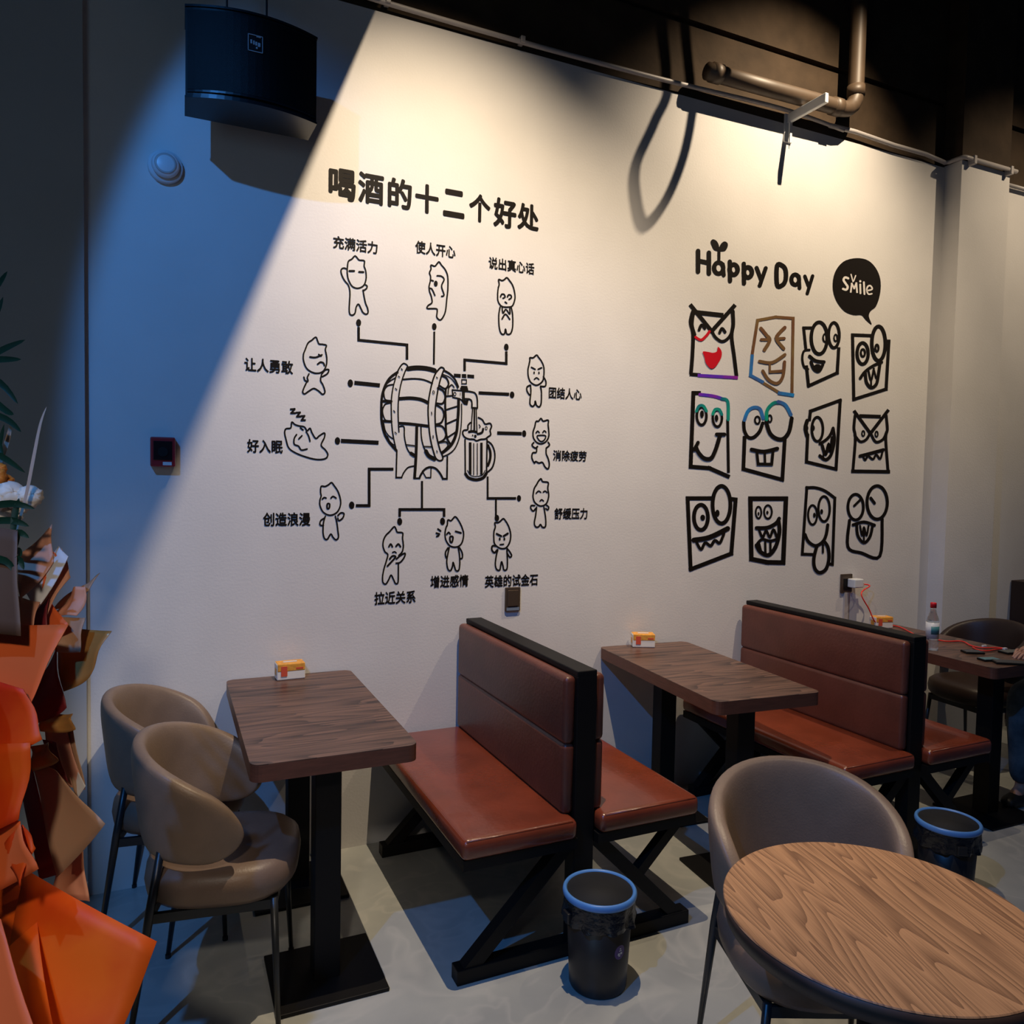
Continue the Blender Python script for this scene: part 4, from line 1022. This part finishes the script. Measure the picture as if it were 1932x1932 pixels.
# ------------------------------------------------------------------ congratulation flower stand at the left edge
FS = V((-0.52, -1.95, 0))
fl = thing('flower_stand', 'tall flower stand wrapped in orange and kraft paper at the left edge', 'flower arrangement', FS)
def sheet(P, m, name='wrapping_paper', curl=0.0, seg=8, thick=.0012):
    """P: outline corners (px, py, distance); bilinear patch for 4 corners with a soft curl"""
    A, B, C, D = [atd(*p) for p in P]; bm = bmesh.new(); g = []
    nrm = (B-A).cross(D-A).normalized()
    for i in range(seg+1):
        row = []
        for j in range(seg+1):
            u, v = i/seg, j/seg
            q = A*(1-u)*(1-v)+B*u*(1-v)+C*u*v+D*(1-u)*v
            q = q + nrm*(curl*(sin(pi*u)*.55 + .25*sin(2*pi*v+u*2)))
            row.append(bm.verts.new(q))
        g.append(row)
    for i in range(seg):
        for j in range(seg): bm.faces.new((g[i][j], g[i+1][j], g[i+1][j+1], g[i][j+1]))
    o = link(name, bm, m, fl, True, FS)
    s = o.modifiers.new('solid', 'SOLIDIFY'); s.thickness = thick
    return o
# lower big orange skirt sheets
sheet([(-160, 1580, 1.75), (60, 1655, 1.62), (120, 2080, 1.30), (-200, 2080, 1.45)], ORNG, curl=.02)
sheet([(48, 1640, 1.60), (298, 1776, 1.52), (190, 2040, 1.42), (-20, 1990, 1.45)], ORNG, curl=-.018)
sheet([(-120, 1640, 1.42), (0, 1735, 1.36), (105, 2060, 1.22), (-120, 2100, 1.25)], ORNL, curl=.012)
sheet([(-60, 1180, 1.62), (128, 1178, 1.56), (55, 1330, 1.50), (-60, 1480, 1.52)], ORNL, curl=.012)
sheet([(-60, 1260, 1.60), (48, 1300, 1.50), (84, 1395, 1.47), (-40, 1480, 1.50)], ORNG, curl=-.018)
sheet([(-60, 1400, 1.52), (62, 1400, 1.46), (40, 1545, 1.44), (-60, 1600, 1.5)], ORNG, curl=-.02)
sheet([(-60, 1540, 1.50), (35, 1550, 1.44), (70, 1640, 1.42), (-40, 1700, 1.46)], ORNL, curl=.015)
sheet([(5, 1600, 1.47), (45, 1555, 1.45), (70, 1600, 1.45), (38, 1675, 1.43)], ORNG, curl=-.01)
# kraft and salmon sheets
sheet([(60, 1440, 1.66), (105, 1455, 1.64), (197, 1555, 1.60), (108, 1655, 1.60)], BEIG, curl=.012)
sheet([(40, 1490, 1.69), (60, 1440, 1.67), (110, 1650, 1.63), (75, 1660, 1.62)], MARO, 'ribbon')
sheet([(105, 1640, 1.72), (155, 1595, 1.70), (168, 1700, 1.66), (100, 1690, 1.66)], PINK, curl=.008)
sheet([(80, 1350, 1.74), (125, 1375, 1.72), (160, 1490, 1.68), (95, 1480, 1.68)], PINK, curl=.01)
sheet([(115, 1370, 1.73), (135, 1365, 1.72), (160, 1480, 1.68), (143, 1505, 1.68)], BEIG, curl=.006)
sheet([(130, 1430, 1.71), (140, 1440, 1.70), (162, 1483, 1.68), (147, 1506, 1.68)], WPAP)
sheet([(45, 1310, 1.70), (104, 1222, 1.68), (123, 1335, 1.64), (70, 1365, 1.64)], MARO, 'ribbon', curl=.015)
sheet([(80, 1395, 1.69), (105, 1400, 1.68), (128, 1475, 1.66), (95, 1455, 1.66)], MARO, 'ribbon', curl=.006)
sheet([(78, 1340, 1.66), (135, 1345, 1.64), (140, 1375, 1.63), (76, 1380, 1.63)], GOLD, 'ribbon', curl=.022)
sheet([(56, 1408, 1.66), (88, 1400, 1.65), (108, 1435, 1.64), (62, 1455, 1.64)], GOLD, 'ribbon', curl=.02)
sheet([(100, 1180, 1.76), (208, 1190, 1.70), (170, 1270, 1.68), (120, 1305, 1.68)], GOLD, curl=.02)
sheet([(85, 1160, 1.72), (160, 1165, 1.70), (150, 1230, 1.68), (105, 1230, 1.68)], BEIG, curl=.015)
sheet([(60, 1170, 1.74), (92, 1130, 1.72), (128, 1178, 1.66), (30, 1225, 1.68)], ORNL, curl=.01)
# upper cone of papers round the blooms
sheet([(30, 1050, 1.72), (97, 988, 1.76), (100, 1060, 1.70), (38, 1130, 1.66)], PINK, curl=.012)
sheet([(42, 1110, 1.70), (110, 1030, 1.72), (128, 1050, 1.70), (70, 1150, 1.66)], WPAP, curl=.008)
sheet([(60, 1140, 1.72), (118, 1035, 1.74), (135, 1090, 1.72), (90, 1160, 1.68)], PINK, curl=-.01)
sheet([(100, 1150, 1.76), (150, 1110, 1.78), (190, 1082, 1.80), (155, 1150, 1.74)], BEIG, curl=-.01)
sheet([(95, 1160, 1.73), (135, 1110, 1.74), (158, 1105, 1.73), (145, 1162, 1.70)], PINK, curl=.02)
sheet([(85, 1062, 1.71), (100, 1040, 1.72), (122, 1060, 1.70), (80, 1120, 1.68)], ORNL, curl=.01)
sheet([(-60, 985, 1.62), (32, 1000, 1.58), (38, 1200, 1.52), (-60, 1190, 1.55)], KRAF, curl=.01)
sheet([(35, 1125, 1.66), (75, 1135, 1.65), (60, 1190, 1.60), (32, 1200, 1.60)], PINK, curl=.01)
sheet([(62, 1150, 1.70), (92, 1125, 1.69), (88, 1200, 1.66), (45, 1195, 1.66)], MARO, 'ribbon', curl=.008)
sheet([(-60, 1180, 1.72), (70, 1165, 1.70), (60, 1300, 1.66), (-60, 1330, 1.66)], MARO, 'ribbon')
# core of the stand
bm = bmesh.new(); lathe(bm, [(.20, 0), (.17, .05), (.05, .08), (.05, .8), (.14, 1.0), (.18, 1.5), (.16, 1.55), (0, 1.5)], n=24); link('pot_and_post', fixn(bm), BSTEEL, fl, True)
def leafblade(P, wd, m=LEAF, name='leaf'):
    Q = catmull([atd(*p) for p in P], n=4); bm = bmesh.new(); n = len(Q); sd = None; rows = []
    for i, q in enumerate(Q):
        tng = (Q[min(i+1, n-1)]-Q[max(i-1, 0)]).normalized(); s = tng.cross(FW).normalized()
        k = sin(pi*min(1, .12+.88*i/(n-1)))**.7 if i < n-1 else .02
        rows.append([bm.verts.new(q - s*wd*k), bm.verts.new(q + FW*wd*.3*k), bm.verts.new(q + s*wd*k)])
    for a, b in zip(rows, rows[1:]):
        bm.faces.new((a[0], a[1], b[1], b[0])); bm.faces.new((a[1], a[2], b[2], b[1]))
    return link(name, bm, m, fl, True, FS)
for P in ([(-60, 600, 1.75), (-10, 545, 1.74), (14, 512, 1.72)], [(-60, 700, 1.75), (0, 662, 1.73), (48, 641, 1.72)], [(-50, 680, 1.75), (0, 678, 1.73), (40, 678, 1.72)],
          [(-60, 690, 1.76), (0, 722, 1.73), (34, 762, 1.72)], [(-50, 720, 1.76), (5, 770, 1.73), (26, 782, 1.72)], [(-50, 770, 1.74), (10, 790, 1.73), (40, 815, 1.72)],
          [(-60, 840, 1.74), (0, 860, 1.72), (48, 892, 1.7)], [(-40, 960, 1.64), (20, 950, 1.60), (66, 960, 1.6)], [(-40, 985, 1.62), (20, 982, 1.60), (55, 993, 1.6)],
          [(-40, 1050, 1.58), (10, 1058, 1.56), (30, 1085, 1.56)], [(20, 1075, 1.58), (35, 1055, 1.56), (45, 1075, 1.56)], [(30, 1030, 1.60), (35, 1005, 1.58), (55, 1015, 1.58)],
          [(-50, 640, 1.76), (-12, 600, 1.75), (6, 560, 1.74)], [(-50, 900, 1.74), (-10, 860, 1.75), (8, 800, 1.74)], [(-50, 760, 1.74), (-10, 820, 1.75), (6, 860, 1.74)],
          [(24, 1010, 1.60), (28, 970, 1.60), (36, 940, 1.6)], [(28, 1040, 1.6), (36, 1040, 1.58), (40, 1050, 1.57)]):
    leafblade(P, .0075)
leafblade([(0, 875, 1.78), (14, 830, 1.78), (22, 795, 1.77)], .006, FEATH, 'dry_blade')
leafblade([(28, 1010, 1.62), (48, 940, 1.63), (62, 870, 1.64), (76, 800, 1.66), (88, 767, 1.67)], .0038, FEATH, 'pampas_stalk')
def rose(px, py, d, r, m, name):
    c = atd(px, py, d); bm = bmesh.new(); rnd = random.Random(int(px*7+py))
    NT, NP = 16, 36; rings = []
    for i in range(NT+1):
        th = pi*.92*i/NT; ring = []
        for k in range(NP):
            ph = 2*pi*k/NP; sw = (ph/(2*pi)*3 + th*2.6 + .3*sin(2*ph)) % 1.0     # overlapping petals: a sawtooth that winds round the bud
            rr = r*(.80 + .26*sw**1.5)*(.55+.45*min(1, th/1.1)); ring.append(bm.verts.new(c + V((rr*sin(th)*cos(ph), rr*sin(th)*sin(ph), rr*cos(th)*.85))))
        rings.append(ring)
    for x, y in zip(rings, rings[1:]):
        for k in range(NP): bm.faces.new((x[k], x[(k+1) % NP], y[(k+1) % NP], y[k]))
    fixn(bm)
    q = V((0, 0, 1)).rotation_difference(((CAM-c).normalized()+V((rnd.random()*.5-.1, 0, .45))).normalized()).to_matrix()
    bmesh.ops.rotate(bm, verts=bm.verts, cent=c, matrix=q)
    return link(name, bm, m, fl, True, FS)
rose(22, 932, 1.66, .030, ROSE, 'rose'); rose(57, 936, 1.67, .026, ROSE, 'rose'); rose(-8, 940, 1.64, .028, ROSE, 'rose'); rose(40, 950, 1.68, .022, ROSE, 'rose'); rose(4, 968, 1.66, .02, ROSE, 'rose'); rose(28, 975, 1.68, .016, ROSE, 'rose')
rose(10, 908, 1.69, .018, ORFL, 'carnation'); rose(-10, 900, 1.67, .024, ORFL, 'carnation'); rose(-2, 885, 1.70, .016, ORFL, 'carnation')
